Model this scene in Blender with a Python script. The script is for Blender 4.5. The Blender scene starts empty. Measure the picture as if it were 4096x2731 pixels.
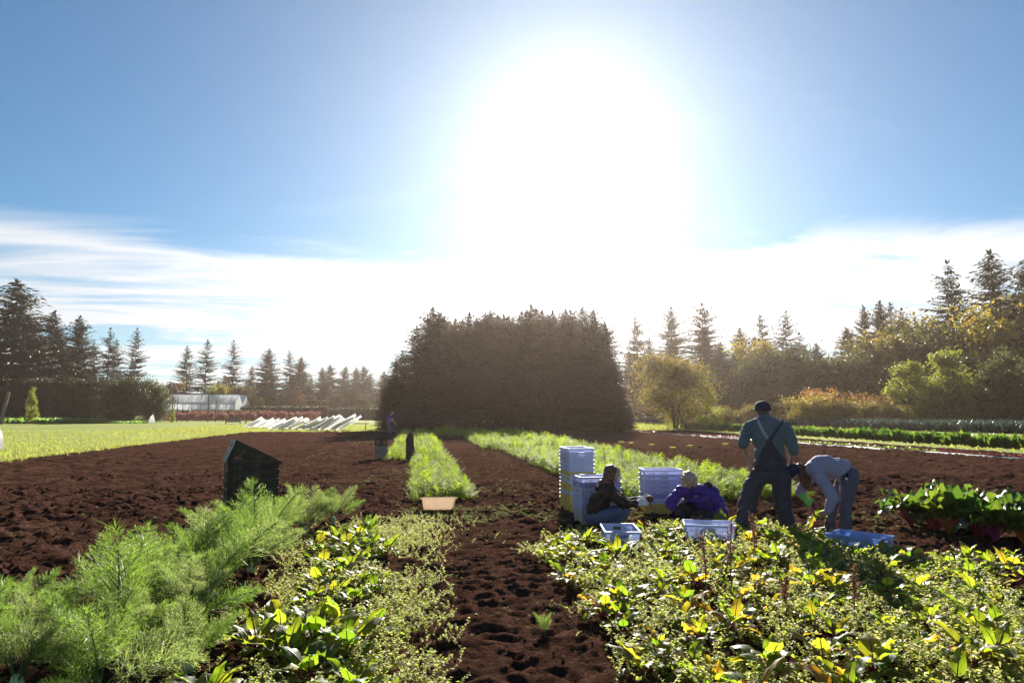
import bpy, bmesh, math, random
import numpy as np
from mathutils import Vector, Matrix

# ------------------------------------------------------------------ camera, sky, sun, exposure
scene = bpy.context.scene
R = math.radians
SUN_AZ, SUN_EL = 13.0, 22.6            # degrees clockwise from +Y (the crop rows run along +Y), above horizon
cam = bpy.data.objects.new('camera', bpy.data.cameras.new('camera'))
scene.collection.objects.link(cam)
cam.location = (0, 0, 1.67)
cam.rotation_euler = (R(90 + 5.86), 0, R(-7.95))
cam.data.lens = 24.0; cam.data.sensor_width = 36.0
cam.data.clip_start = 0.05; cam.data.clip_end = 6000
scene.camera = cam

world = bpy.data.worlds.new('World'); scene.world = world; world.use_nodes = True
wt = world.node_tree; wt.nodes.clear()
def wn(t, **k):
    n = wt.nodes.new(t)
    for a, v in k.items(): setattr(n, a, v)
    return n
def wmath(op, a, b=None, clamp=False):
    n = wn('ShaderNodeMath', operation=op, use_clamp=clamp)
    for i, v in enumerate((a, b)):
        if v is None: continue
        if isinstance(v, (int, float)): n.inputs[i].default_value = v
        else: wt.links.new(v, n.inputs[i])
    return n.outputs[0]
def wmap(v, a, b, c, d, kind='SMOOTHSTEP'):
    n = wn('ShaderNodeMapRange', interpolation_type=kind)
    wt.links.new(v, n.inputs[0])
    for i, x in zip((1, 2, 3, 4), (a, b, c, d)): n.inputs[i].default_value = x
    return n.outputs[0]
sky = wn('ShaderNodeTexSky', sky_type='NISHITA', sun_disc=False)
sky.sun_elevation = R(SUN_EL); sky.sun_rotation = R(SUN_AZ)
sky.air_density = 1.0; sky.dust_density = 0.25; sky.ozone_density = 2.0; sky.altitude = 50
tc = wn('ShaderNodeTexCoord')
sep = wn('ShaderNodeSeparateXYZ'); wt.links.new(tc.outputs['Generated'], sep.inputs[0])
sv = (math.sin(R(SUN_AZ))*math.cos(R(SUN_EL)), math.cos(R(SUN_AZ))*math.cos(R(SUN_EL)), math.sin(R(SUN_EL)))
dot = wn('ShaderNodeVectorMath', operation='DOT_PRODUCT')
nrm = wn('ShaderNodeVectorMath', operation='NORMALIZE'); wt.links.new(tc.outputs['Generated'], nrm.inputs[0])
wt.links.new(nrm.outputs[0], dot.inputs[0]); dot.inputs[1].default_value = sv
sundot = dot.outputs['Value']
# thin cirrus: noise on a flat sheet overhead, so it stretches and thickens towards the horizon all round
den = wmath('ADD', wmath('MAXIMUM', sep.outputs[2], 0.0), 0.06)
cx_ = wmath('DIVIDE', sep.outputs[0], den); cy_ = wmath('DIVIDE', sep.outputs[1], den)
comb = wn('ShaderNodeCombineXYZ')
wt.links.new(cx_, comb.inputs[0]); wt.links.new(cy_, comb.inputs[1])
mp = wn('ShaderNodeMapping'); mp.inputs['Rotation'].default_value = (0, 0, R(24)); mp.inputs['Scale'].default_value = (0.40, 0.95, 1)
wt.links.new(comb.outputs[0], mp.inputs[0])
nz = wn('ShaderNodeTexNoise'); nz.inputs['Scale'].default_value = 1.15; nz.inputs['Detail'].default_value = 9
nz.inputs['Roughness'].default_value = 0.60; nz.inputs['Distortion'].default_value = 0.55
wt.links.new(mp.outputs[0], nz.inputs['Vector'])
elev = sep.outputs[2]
nb = wn('ShaderNodeTexNoise'); nb.inputs['Scale'].default_value = 1.6; nb.inputs['Detail'].default_value = 3
wt.links.new(tc.outputs['Generated'], nb.inputs['Vector'])
edge = wmath('ADD', elev, wmath('MULTIPLY', wmath('SUBTRACT', nb.outputs[0], 0.5), 0.10))
edge = wmath('ADD', edge, wmath('MULTIPLY', wmath('SUBTRACT', nz.outputs[0], 0.5), 0.16))
low = wmap(edge, 0.205, 0.245, 1.0, 0.0)                              # the cloud bank fills the lowest 13 degrees
streak = wmath('MINIMUM', wmath('ADD', wmap(nz.outputs[0], 0.38, 0.58, 0.14, 1.0), wmath('MULTIPLY', wmath('EXPONENT', wmath('MULTIPLY', wmath('ARCCOSINE', wmath('MINIMUM', sundot, 0.99999)), -1/0.30)), 0.9)), 1.0)
bank = wmath('MULTIPLY', low, streak)
high = wmath('MULTIPLY', wmap(nz.outputs[0], 0.55, 0.85, 0.0, 0.35), wmap(elev, 0.2, 0.7, 1.0, 0.2))
cloud = wmath('MINIMUM', wmath('ADD', bank, high), 0.92)
# forward glow of the thin cloud and haze round the sun
ang = wmath('ARCCOSINE', wmath('MINIMUM', dot.outputs['Value'], 0.99999))
aur1 = wmath('MULTIPLY', wmath('EXPONENT', wmath('MULTIPLY', wmath('MULTIPLY', ang, ang), -1/(0.10**2))), 1.7)
aur2 = wmath('MULTIPLY', wmath('EXPONENT', wmath('MULTIPLY', ang, -1/0.25)), 3.4)
aur = wmath('ADD', aur1, aur2)
cbright = wmath('ADD', 5.2, wmath('MULTIPLY', wmath('EXPONENT', wmath('MULTIPLY', ang, -1/0.38)), 8.0))
ccol = wn('ShaderNodeMix', data_type='RGBA')
cc = wn('ShaderNodeCombineXYZ')
for i, f in enumerate((0.97, 1.0, 1.03)): wt.links.new(wmath('MULTIPLY', cbright, f), cc.inputs[i])
wt.links.new(cloud, ccol.inputs[0]); wt.links.new(cc.outputs[0], ccol.inputs[7])
grade = wn('ShaderNodeVectorMath', operation='MULTIPLY'); grade.inputs[1].default_value = (0.335, 0.585, 0.725)
wt.links.new(sky.outputs[0], grade.inputs[0]); wt.links.new(grade.outputs[0], ccol.inputs[6])
addv = wn('ShaderNodeVectorMath', operation='ADD')
ac = wn('ShaderNodeCombineXYZ')
for i, f in enumerate((1.0, 0.94, 0.88)): wt.links.new(wmath('MULTIPLY', aur, f), ac.inputs[i])
wt.links.new(ccol.outputs[2], addv.inputs[0]); wt.links.new(ac.outputs[0], addv.inputs[1])
bg = wn('ShaderNodeBackground'); bg.inputs[1].default_value = 0.05
wt.links.new(addv.outputs[0], bg.inputs[0])
wo = wn('ShaderNodeOutputWorld'); wt.links.new(bg.outputs[0], wo.inputs[0])

sl = bpy.data.lights.new('sun', 'SUN'); sl.energy = 5.0; sl.angle = R(0.53); sl.color = (1.0, 0.93, 0.82)
so = bpy.data.objects.new('sun', sl); scene.collection.objects.link(so)
so.rotation_euler = Vector(sv).to_track_quat('Z', 'Y').to_euler(); so.location = (20, 60, 60)

vs = scene.view_settings
scene.display_settings.display_device = 'sRGB'
vs.view_transform = 'Standard'; vs.look = 'None'; vs.gamma = 1.0; vs.use_curve_mapping = False
vs.exposure = 1.5
cy = scene.cycles
cy.use_denoising = True; cy.denoiser = 'OPENIMAGEDENOISE'
cy.max_bounces = 7; cy.diffuse_bounces = 3; cy.glossy_bounces = 2; cy.transmission_bounces = 4; cy.transparent_max_bounces = 6
cy.volume_bounces = 0; cy.sample_clamp_indirect = 6.0; cy.caustics_reflective = False; cy.caustics_refractive = False

# ------------------------------------------------------------------ helpers
rng = np.random.default_rng(11); random.seed(11)
COL = scene.collection
def U(a, b): return random.uniform(a, b)

class MB:
    """collects verts and faces (arrays) and links them as one mesh"""
    def __init__(s): s.V = []; s.F = []; s.M = []; s.n = 0; s.UV = None
    def add(s, V, F, m=0):
        V = np.asarray(V, float).reshape(-1, 3)
        if isinstance(F, list) and len(F) and len({len(f) for f in F}) > 1:
            for k in {len(f) for f in F}:
                s._f(np.array([f for f in F if len(f) == k]), m)
        elif len(F): s._f(np.asarray(F, int), m)
        s.V.append(V); s.n += len(V); return s
    def _f(s, F, m): s.F.append(F + s.n); s.M.append(np.full(len(F), m, int) if np.isscalar(m) else np.asarray(m))
    def mesh(s, name, mats, smooth=False):
        me = bpy.data.meshes.new(name)
        V = np.concatenate(s.V); tot = [np.full(len(f), f.shape[1]) for f in s.F]
        loops = np.concatenate([f.ravel() for f in s.F]); tot = np.concatenate(tot)
        st = np.concatenate([[0], np.cumsum(tot)[:-1]])
        me.vertices.add(len(V)); me.vertices.foreach_set('co', V.ravel().astype(np.float32))
        me.loops.add(len(loops)); me.loops.foreach_set('vertex_index', loops.astype(np.int32))
        me.polygons.add(len(tot)); me.polygons.foreach_set('loop_start', st.astype(np.int32))
        me.polygons.foreach_set('loop_total', tot.astype(np.int32))
        me.polygons.foreach_set('material_index', np.concatenate(s.M).astype(np.int32))
        me.polygons.foreach_set('use_smooth', np.full(len(tot), smooth))
        if s.UV is not None:
            uv = np.concatenate(s.UV); l = me.uv_layers.new(name='UVMap')
            l.data.foreach_set('uv', uv[loops].ravel().astype(np.float32))
        for m in (mats if isinstance(mats, (list, tuple)) else [mats]): me.materials.append(m)
        me.update(calc_edges=True); me.validate(); return me
    def build(s, name, mats, parent=None, smooth=False):
        return link(name, s.mesh(name, mats, smooth), parent)

def link(name, data, parent=None):
    o = bpy.data.objects.new(name, data); COL.objects.link(o)
    if parent is not None: o.parent = parent
    return o
def tag(o, label=None, cat=None, group=None, kind=None):
    for k, v in (('label', label), ('category', cat), ('group', group), ('kind', kind)):
        if v: o[k] = v
    return o
def empty(name, loc=(0, 0, 0), rz=0.0):
    o = bpy.data.objects.new(name, None); COL.objects.link(o); o.location = loc; o.rotation_euler = (0, 0, rz)
    o.empty_display_size = 0.2; return o
def kids(o): return [c for c in COL.objects if c.parent is o]
def copy_tree(o, parent=None, table=None):
    if table is None:
        table = {}
        for c in COL.objects:
            if c.parent is not None: table.setdefault(c.parent.name, []).append(c)
    c = o.copy(); COL.objects.link(c); c.parent = parent
    for ch in table.get(o.name, []): copy_tree(ch, c, table)
    return c

# numpy noise
def _h(ix, iy, s):
    n = (ix.astype(np.int64) * 374761393 + iy.astype(np.int64) * 668265263 + s * 1442695041) & 0x7fffffff
    n = ((n ^ (n >> 13)) * 1274126177) & 0x7fffffff
    return ((n ^ (n >> 16)) & 0xffff) / 65535.0
def vn(x, y, s=0):
    ix = np.floor(x); iy = np.floor(y); fx = x - ix; fy = y - iy
    fx = fx*fx*(3-2*fx); fy = fy*fy*(3-2*fy)
    return (_h(ix, iy, s)*(1-fx) + _h(ix+1, iy, s)*fx)*(1-fy) + (_h(ix, iy+1, s)*(1-fx) + _h(ix+1, iy+1, s)*fx)*fy
def fbm(x, y, o=3, s=0):
    a = 0; w = 0.5
    for i in range(o): a = a + w*vn(x, y, s+i); x = x*2.03+17.1; y = y*2.03-9.7; w *= .5
    return a

def rot_frames(D, roll=None, up=(0, 0, 1)):
    """matrices with columns side, dir, normal for each direction in D"""
    D = D/np.maximum(np.linalg.norm(D, axis=1, keepdims=True), 1e-9)
    u = np.broadcast_to(np.array(up, float), D.shape).copy()
    bad = np.abs((D*u).sum(1)) > .97; u[bad] = (1, 0, 0)
    S = np.cross(D, u); S /= np.linalg.norm(S, axis=1, keepdims=True); N = np.cross(S, D)
    if roll is not None:
        c = np.cos(roll)[:, None]; s_ = np.sin(roll)[:, None]
        S, N = S*c + N*s_, N*c - S*s_
    return np.stack([S, D, N], axis=2)
def scatter(V, F, Ms, P, sc=None):
    """copies of template (V,F) under matrices Ms (N,3,3) at P (N,3)"""
    V = np.asarray(V, float); F = np.asarray(F, int); N = len(P)
    if sc is not None:
        sc = np.asarray(sc, float); Ms = Ms * (sc[:, None, None] if sc.ndim == 1 else sc[:, None, :])
    W = np.einsum('nij,kj->nki', Ms, V) + P[:, None, :]
    FF = F[None] + (np.arange(N)*len(V))[:, None, None]
    return W.reshape(-1, 3), FF.reshape(-1, F.shape[1])
def rand_dirs(n, zmin=-1, zmax=1):
    z = rng.uniform(zmin, zmax, n); a = rng.uniform(0, 2*np.pi, n); r = np.sqrt(1-z*z)
    return np.stack([r*np.cos(a), r*np.sin(a), z], 1)
def tube(P, Rr, n=6, cap=True):
    P = np.asarray(P, float); k = len(P); Rr = np.broadcast_to(np.asarray(Rr, float), (k,))
    T = np.gradient(P, axis=0); T /= np.maximum(np.linalg.norm(T, axis=1, keepdims=True), 1e-9)
    ref = np.array([0, 0, 1.0]) if abs(T[0, 2]) < .9 else np.array([1.0, 0, 0])
    V = []
    for i in range(k):
        s_ = np.cross(T[i], ref); s_ /= np.linalg.norm(s_); b = np.cross(s_, T[i]); ref = b
        a = np.arange(n)*2*np.pi/n
        V.append(P[i] + Rr[i]*(np.cos(a)[:, None]*s_ + np.sin(a)[:, None]*b))
    V = np.concatenate(V); F = []
    for i in range(k-1):
        for j in range(n):
            F.append((i*n+j, i*n+(j+1) % n, (i+1)*n+(j+1) % n, (i+1)*n+j))
    F = [tuple(f) for f in F]
    if cap and n == 4:
        F += [(3, 2, 1, 0), tuple((k-1)*n+j for j in range(4))]
    elif cap:
        F += [tuple(range(n-1, -1, -1)), tuple((k-1)*n+j for j in range(n))]
    return V, F
def box(x0, x1, y0, y1, z0, z1):
    V = np.array([(x, y, z) for z in (z0, z1) for y in (y0, y1) for x in (x0, x1)], float)
    return V, np.array([(0, 2, 3, 1), (4, 5, 7, 6), (0, 1, 5, 4), (2, 6, 7, 3), (0, 4, 6, 2), (1, 3, 7, 5)])

# ------------------------------------------------------------------ materials
def mat(name):
    m = bpy.data.materials.new(name); m.use_nodes = True; nt = m.node_tree
    return m, nt, nt.nodes['Principled BSDF'], nt.nodes['Material Output']
def ramp(nt, fac, cols):
    r = nt.nodes.new('ShaderNodeValToRGB'); e = r.color_ramp.elements
    for i, (p, c) in enumerate(cols):
        el = e[i] if i < 2 else e.new(p)
        el.position = p; el.color = (*c, 1)
    nt.links.new(fac, r.inputs[0]); return r.outputs[0]
def noise(nt, scale, detail=4, rough=.55, coord='Object', dist=0.0):
    t = nt.nodes.new('ShaderNodeTexCoord'); n = nt.nodes.new('ShaderNodeTexNoise')
    n.inputs['Scale'].default_value = scale; n.inputs['Detail'].default_value = detail
    n.inputs['Roughness'].default_value = rough; n.inputs['Distortion'].default_value = dist
    nt.links.new(t.outputs[coord], n.inputs['Vector']); return n.outputs[0]
def bump(nt, p, h, strength=.4, dist=.02):
    b = nt.nodes.new('ShaderNodeBump'); b.inputs['Strength'].default_value = strength; b.inputs['Distance'].default_value = dist
    nt.links.new(h, b.inputs['Height']); nt.links.new(b.outputs[0], p.inputs['Normal'])
def simple(name, c0, c1=None, rough=.6, nscale=6, spec=.5, metal=0, bstr=0, translucent=0, detail=4):
    m, nt, p, out = mat(name)
    c1 = c1 or tuple(min(1, v*1.25) for v in c0)
    f = noise(nt, nscale, detail)
    c = ramp(nt, f, [(.3, c0), (.7, c1)]); nt.links.new(c, p.inputs['Base Color'])
    p.inputs['Roughness'].default_value = rough; p.inputs['Specular IOR Level'].default_value = spec; p.inputs['Metallic'].default_value = metal
    if bstr: bump(nt, p, f, bstr, .01)
    if translucent:
        tr = nt.nodes.new('ShaderNodeBsdfTranslucent'); nt.links.new(c, tr.inputs[0])
        mx = nt.nodes.new('ShaderNodeMixShader'); mx.inputs[0].default_value = translucent
        nt.links.new(p.outputs[0], mx.inputs[1]); nt.links.new(tr.outputs[0], mx.inputs[2]); nt.links.new(mx.outputs[0], out.inputs[0])
    return m
def leaf(name, cols, trans, tfac=.5, rough=.45, spec=.5, veins=None, isl=1.0):
    """leaf blade: cols = reflect colours over the leaves of the mesh, trans = light let through (one per col)"""
    m, nt, p, out = mat(name)
    g = nt.nodes.new('ShaderNodeNewGeometry'); oi = nt.nodes.new('ShaderNodeObjectInfo')
    ad = nt.nodes.new('ShaderNodeMath'); ad.operation = 'ADD'
    ml = nt.nodes.new('ShaderNodeMath'); ml.operation = 'MULTIPLY'; ml.inputs[1].default_value = isl; nt.links.new(g.outputs['Random Per Island'], ml.inputs[0]); nt.links.new(ml.outputs[0], ad.inputs[0]); nt.links.new(oi.outputs['Random'], ad.inputs[1])
    fr = nt.nodes.new('ShaderNodeMath'); fr.operation = 'FRACT'; nt.links.new(ad.outputs[0], fr.inputs[0])
    n = len(cols)
    c = ramp(nt, fr.outputs[0], [(i/(max(n-1, 1)), cols[i]) for i in range(n)])
    t = ramp(nt, fr.outputs[0], [(i/(max(n-1, 1)), trans[i]) for i in range(n)])
    if veins:
        uv = nt.nodes.new('ShaderNodeUVMap'); sx = nt.nodes.new('ShaderNodeSeparateXYZ'); nt.links.new(uv.outputs[0], sx.inputs[0])
        def mth(op, a, b):
            k = nt.nodes.new('ShaderNodeMath'); k.operation = op
            for i, v in enumerate((a, b)):
                if isinstance(v, (int, float)): k.inputs[i].default_value = v
                elif v is not None: nt.links.new(v, k.inputs[i])
            return k.outputs[0]
        au = mth('ABSOLUTE', mth('SUBTRACT', sx.outputs[0], .5), None)
        mid = mth('LESS_THAN', au, .035)
        sd = mth('FRACT', mth('MULTIPLY', mth('SUBTRACT', sx.outputs[1], mth('MULTIPLY', au, .7)), 6.5), None)
        side = mth('LESS_THAN', sd, .12)
        f = mth('MINIMUM', mth('ADD', mid, mth('MULTIPLY', side, .6)), 1)
        for k in (0, 1):
            mx = nt.nodes.new('ShaderNodeMix'); mx.data_type = 'RGBA'; nt.links.new(f, mx.inputs[0])
            nt.links.new((c, t)[k], mx.inputs[6]); mx.inputs[7].default_value = (*[v*(1, 1.6)[k] for v in veins], 1)
            if k == 0: c = mx.outputs[2]
            else: t = mx.outputs[2]
    nt.links.new(c, p.inputs['Base Color']); p.inputs['Roughness'].default_value = rough
    p.inputs['Specular IOR Level'].default_value = spec
    tr = nt.nodes.new('ShaderNodeBsdfTranslucent'); nt.links.new(t, tr.inputs[0])
    mx = nt.nodes.new('ShaderNodeMixShader'); mx.inputs[0].default_value = tfac
    nt.links.new(p.outputs[0], mx.inputs[1]); nt.links.new(tr.outputs[0], mx.inputs[2]); nt.links.new(mx.outputs[0], out.inputs[0])
    return m

def soil_material():
    m, nt, p, out = mat('soil')
    a = noise(nt, .8, 8, .65); b = noise(nt, 26, 8, .7)
    ca = ramp(nt, a, [(.3, (.045, .0240, .0180)), (.55, (.070, .0370, .0270)), (.75, (.098, .055, .041))])
    cb = ramp(nt, b, [(.30, (.55, .55, .55)), (.72, (1.45, 1.35, 1.25))])
    mx = nt.nodes.new('ShaderNodeMix'); mx.data_type = 'RGBA'; mx.blend_type = 'MULTIPLY'; mx.inputs[0].default_value = 1
    d = noise(nt, 6.0, 7, .7); cd = ramp(nt, d, [(.36, (.68, .66, .64)), (.52, (1, 1, 1)), (.68, (1.5, 1.55, 1.6))])
    m2 = nt.nodes.new('ShaderNodeMix'); m2.data_type = 'RGBA'; m2.blend_type = 'MULTIPLY'; m2.inputs[0].default_value = 1
    nt.links.new(ca, m2.inputs[6]); nt.links.new(cd, m2.inputs[7]); ca = m2.outputs[2]
    nt.links.new(ca, mx.inputs[6]); nt.links.new(cb, mx.inputs[7]); nt.links.new(mx.outputs[2], p.inputs['Base Color'])
    p.inputs['Roughness'].default_value = 1.0; p.inputs['Specular IOR Level'].default_value = .0
    bump(nt, p, b, 1.0, .05); return m
M_SOIL = soil_material()
def ground_material():
    m, nt, p, out = mat('meadow')
    a = noise(nt, .12, 5, .6); b = noise(nt, 5.0, 6, .7)
    ca = ramp(nt, a, [(.3, (.21, .26, .045)), (.6, (.27, .31, .06)), (.8, (.31, .31, .09))])
    cb = ramp(nt, b, [(.3, (.6, .6, .6)), (.75, (1.4, 1.4, 1.3))])
    mx = nt.nodes.new('ShaderNodeMix'); mx.data_type = 'RGBA'; mx.blend_type = 'MULTIPLY'; mx.inputs[0].default_value = 1
    nt.links.new(ca, mx.inputs[6]); nt.links.new(cb, mx.inputs[7]); nt.links.new(mx.outputs[2], p.inputs['Base Color'])
    p.inputs['Roughness'].default_value = .9; p.inputs['Specular IOR Level'].default_value = .1
    bump(nt, p, b, 1.0, .15); return m

# ------------------------------------------------------------------ ground and tilled soil
gm = MB()
xs = np.concatenate([[-4000, -600], np.linspace(-200, 200, 41), [600, 4000]]); ys = np.concatenate([[-800, -100], np.linspace(0, 260, 53), [600, 4500]])
X, Y = np.meshgrid(xs, ys); Z = -0.10 + 0.05*(fbm(X*.06, Y*.06, 2, 3)-.4)
n = len(xs); idx = np.arange(len(xs)*len(ys)).reshape(len(ys), n)
gm.add(np.stack([X, Y, Z], -1).reshape(-1, 3), np.stack([idx[:-1, :-1], idx[:-1, 1:], idx[1:, 1:], idx[1:, :-1]], -1).reshape(-1, 4))
tag(gm.build('ground', ground_material(), smooth=True), 'flat grass covered ground reaching to the tree lines', kind='structure')

def soil_h(x, y):
    x = np.asarray(x, float); y = np.asarray(y, float)
    till = np.clip((np.abs(x - 0.6) - .55)/.6, 0.6, 1)          # the wheel track is trodden flatter
    h = .050*(fbm(x*1.1, y*1.1, 2, 1)-.37) + .022*np.sin(x*8.4 + .6*np.sin(y*.5))*np.clip((np.abs(x-2.6)-5.2)/1.0, 0, 1)
    r = 1-np.abs(2*fbm(x*4.3, y*5.6, 3, 5)/.875-1)
    h = h + till*(.10*(r*r-.45) + .115*(fbm(x*7, y*8, 3, 9)-.44) + .040*(fbm(x*25, y*27, 2, 21)-.37))
    return h
def soil_patch(mb, x0, x1, y0, y1, d):
    xs = np.arange(x0, x1+d/2, d); ys = np.arange(y0, y1+d/2, d)
    X, Y = np.meshgrid(xs, ys); Xj = X + (vn(X*50, Y*50, 3)-.5)*d*.5; Yj = Y + (vn(X*50, Y*50, 4)-.5)*d*.5
    Z = soil_h(Xj, Yj); n = len(xs); idx = np.arange(X.size).reshape(X.shape)
    mb.add(np.stack([Xj, Yj, Z], -1).reshape(-1, 3), np.stack([idx[:-1, :-1], idx[:-1, 1:], idx[1:, 1:], idx[1:, :-1]], -1).reshape(-1, 4))
sb = MB()
soil_patch(sb, -5.5, 8, 2.2, 8.0, .031)
soil_patch(sb, -10, 15, 8.0, 16.0, .054)
soil_patch(sb, -13.8, 23.6, 16.0, 30.0, .095)
soil_patch(sb, -13.8, 23.6, 30.0, 58.5, .23)
soil_patch(sb, -13.8, -10, 2.2, 16.0, .12)
soil_patch(sb, -10, -5.5, 2.2, 8.0, .12)
soil_patch(sb, 15, 23.6, 2.2, 16.0, .12)
soil_patch(sb, 8, 15, 2.2, 8.0, .12)
soil_patch(sb, -13.8, 23.6, -6, 2.2, .2)
tag(sb.build('soil_field', M_SOIL, smooth=True), 'dark brown tilled soil of the vegetable field', kind='structure')
# loose clods lying on the soil
def clods(n, x0, x1, y0, y1, s0, s1, mb):
    bm = bmesh.new(); bmesh.ops.create_icosphere(bm, subdivisions=1, radius=1)
    V = np.array([v.co for v in bm.verts]); F = np.array([[v.index for v in f.verts] for f in bm.faces]); bm.free()
    for k in range(5):
        W = V*(1 + .45*(rng.random((len(V), 1))-.5))
        x = rng.uniform(x0, x1, n//5); y = rng.uniform(y0, y1, n//5)
        s_ = s0*(s1/s0)**(rng.random(n//5)**2.2)
        P = np.stack([x, y, soil_h(x, y)+s_*.25], 1)
        Ms = rot_frames(rand_dirs(len(x)), rng.uniform(0, 6, len(x)))
        mb.add(*scatter(W, F, Ms, P, np.stack([s_, s_*rng.uniform(.7, 1.2, len(x)), s_*.7], 1)))
cb = MB()
clods(900, -4.6, -2.2, 3.8, 9.5, .010, .04, cb); clods(250, -.1, 1.6, 3.6, 11.5, .008, .03, cb)
clods(1100, -9, -2, 9.5, 20, .014, .05, cb); clods(800, 5.5, 12, 6, 16, .012, .045, cb)
clods(500, -1, 4, 10.5, 14, .012, .04, cb)
tag(cb.build('soil_clods', M_SOIL), 'loose dark clods of soil scattered over the field', 'soil', kind='stuff')
# ------------------------------------------------------------------ trees
M_BARK = simple('bark', (.045, .032, .024), (.085, .065, .05), rough=.9, nscale=9, bstr=.6, spec=.2)
M_FIR = leaf('fir_needles', [(.012, .026, .016), (.020, .036, .018), (.030, .044, .022)], [(.02, .05, .015), (.03, .06, .02), (.05, .07, .02)], .18, .6, .25)
M_SPRUCE = leaf('spruce_needles', [(.016, .022, .012), (.026, .032, .016), (.038, .036, .02)], [(.04, .05, .012), (.06, .06, .02), (.10, .07, .02)], .28, .6, .25)
def decid(name, a, b, c, k=2.2):
    return leaf(name, [a, b, c], [tuple(min(.9, v*k) for v in q) for q in (a, b, c)], .45, .5, .35)
M_OLIVE = decid('olive_leaves', (.042, .050, .014), (.062, .066, .020), (.085, .078, .024))
M_OLIVE2 = decid('dull_green_leaves', (.030, .042, .016), (.045, .055, .020), (.062, .066, .022))
M_YELG = decid('yellow_green_leaves', (.085, .115, .014), (.125, .145, .016), (.17, .15, .018), 3.0)
M_YEL = decid('yellow_leaves', (.12, .115, .016), (.18, .15, .02), (.25, .165, .02))
M_GOLD = decid('golden_brown_leaves', (.075, .078, .018), (.12, .10, .020), (.18, .12, .022))
M_ORANGE = decid('orange_leaves', (.14, .085, .02), (.20, .095, .022), (.26, .12, .03))
M_RED = decid('red_leaves', (.13, .05, .04), (.18, .06, .05), (.22, .10, .07))
M_HEDGE = decid('hedge_leaves', (.022, .028, .010), (.032, .038, .012), (.045, .045, .016), 1.6)

SPRAY_V = np.array([(0, 0, 0), (-.27, .46, -.09), (0, 1.15, -.20), (.27, .46, -.09), (0, .5, .04)])
SPRAY_F = np.array([(0, 1, 4), (1, 2, 4), (2, 3, 4), (3, 0, 4)])
def conifer(name, H, W, whorl, nbr, droop, clear, spray, density, seed, needles, curve=.85, ragged=.3):
    """-> (trunk mesh, crown mesh) of one conifer with real limbs carrying needle sprays"""
    r = np.random.default_rng(seed); tr = MB()
    k = 9; zz = np.linspace(0, H, k); sway = np.cumsum(r.normal(0, .035*H/k, (k, 2)), 0)
    tr.add(*tube(np.stack([sway[:, 0], sway[:, 1], zz], 1), np.linspace(.020*H, .012, k)*.75, 7), 0)
    P = []; D = []; S = []
    z = clear*H
    while z < H*.995:
        f = (z-clear*H)/(H*(1-clear)); env = W*.5*(1-f)**curve
        env *= (.62 + .38*min(1, f/.12))
        if r.random() < .10: env *= .6
        for b in range(nbr):
            if r.random() < .12: continue
            a = r.uniform(0, 2*np.pi); L = max(.12, env*r.uniform(1-ragged, 1.12)); zb = z + r.uniform(-.4, .4)*whorl
            n = max(2, int(L/(spray*.30)*density)); t = np.linspace(.12, 1, n)
            dr = droop*(1.15-f*.9)
            rad = L*t; zo = L*(.30*f*t - dr*t + dr*.75*t*t) + (0 if f < .8 else .25*L*t)
            cx, cy2 = np.interp(zb, zz, sway[:, 0]), np.interp(zb, zz, sway[:, 1])
            pts = np.stack([cx+np.cos(a)*rad, cy2+np.sin(a)*rad, zb+zo], 1)
            if L > .8: tr.add(*tube(np.vstack([[cx, cy2, zb], pts[n//2], pts[-1]]), [.012*L+.008, .008*L+.005, .004], 3, False), 0)
            for i in range(n):
                out = np.array([np.cos(a), np.sin(a), .1-dr*.6])
                side = np.array([-np.sin(a), np.cos(a), 0])
                for s_ in ((-1, 1) if i < n-1 else (0,)):
                    d = out*(.55 if s_ else 1) + side*s_*r.uniform(.5, 1.0) + np.array([0, 0, r.uniform(-.45, .12)])
                    P.append(pts[i]); D.append(d); S.append(spray*r.uniform(.65, 1.25)*(1-.45*t[i]*(s_ != 0))*(1-.45*f))
        z += whorl*(1-.45*f)*r.uniform(.7, 1.3)
    for i in range(4):
        P.append([sway[-1, 0], sway[-1, 1], H-.05*i]); D.append([r.normal(0, .25), r.normal(0, .25), 1]); S.append(spray*.8)
    P = np.array(P); D = np.array(D); S = np.array(S)
    cr = MB(); V, F = scatter(SPRAY_V, SPRAY_F, rot_frames(D, r.uniform(-.7, .7, len(P))), P, S); cr.add(V, F)
    return tr.mesh(name+'_trunk', M_BARK), cr.mesh(name+'_crown', needles)
def plant_tree(name, meshes, loc, sc, rz, label, cat='tree', group=None, crown_mat=None):
    t = empty(name, loc, rz); t.scale = sc if hasattr(sc, '__len__') else (sc, sc, sc)
    if name == 'fir_tree': t.rotation_euler = (U(-.035, .035), U(-.035, .035), rz); q = U(.82, 1.18); t.scale = (t.scale[0]*q, t.scale[1]*q, t.scale[2])
    link('trunk', meshes[0], t); c = link('crown', meshes[1], t)
    if crown_mat is not None: c.material_slots[0].link = 'OBJECT'; c.material_slots[0].material = crown_mat
    return tag(t, label, cat, group)

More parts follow.
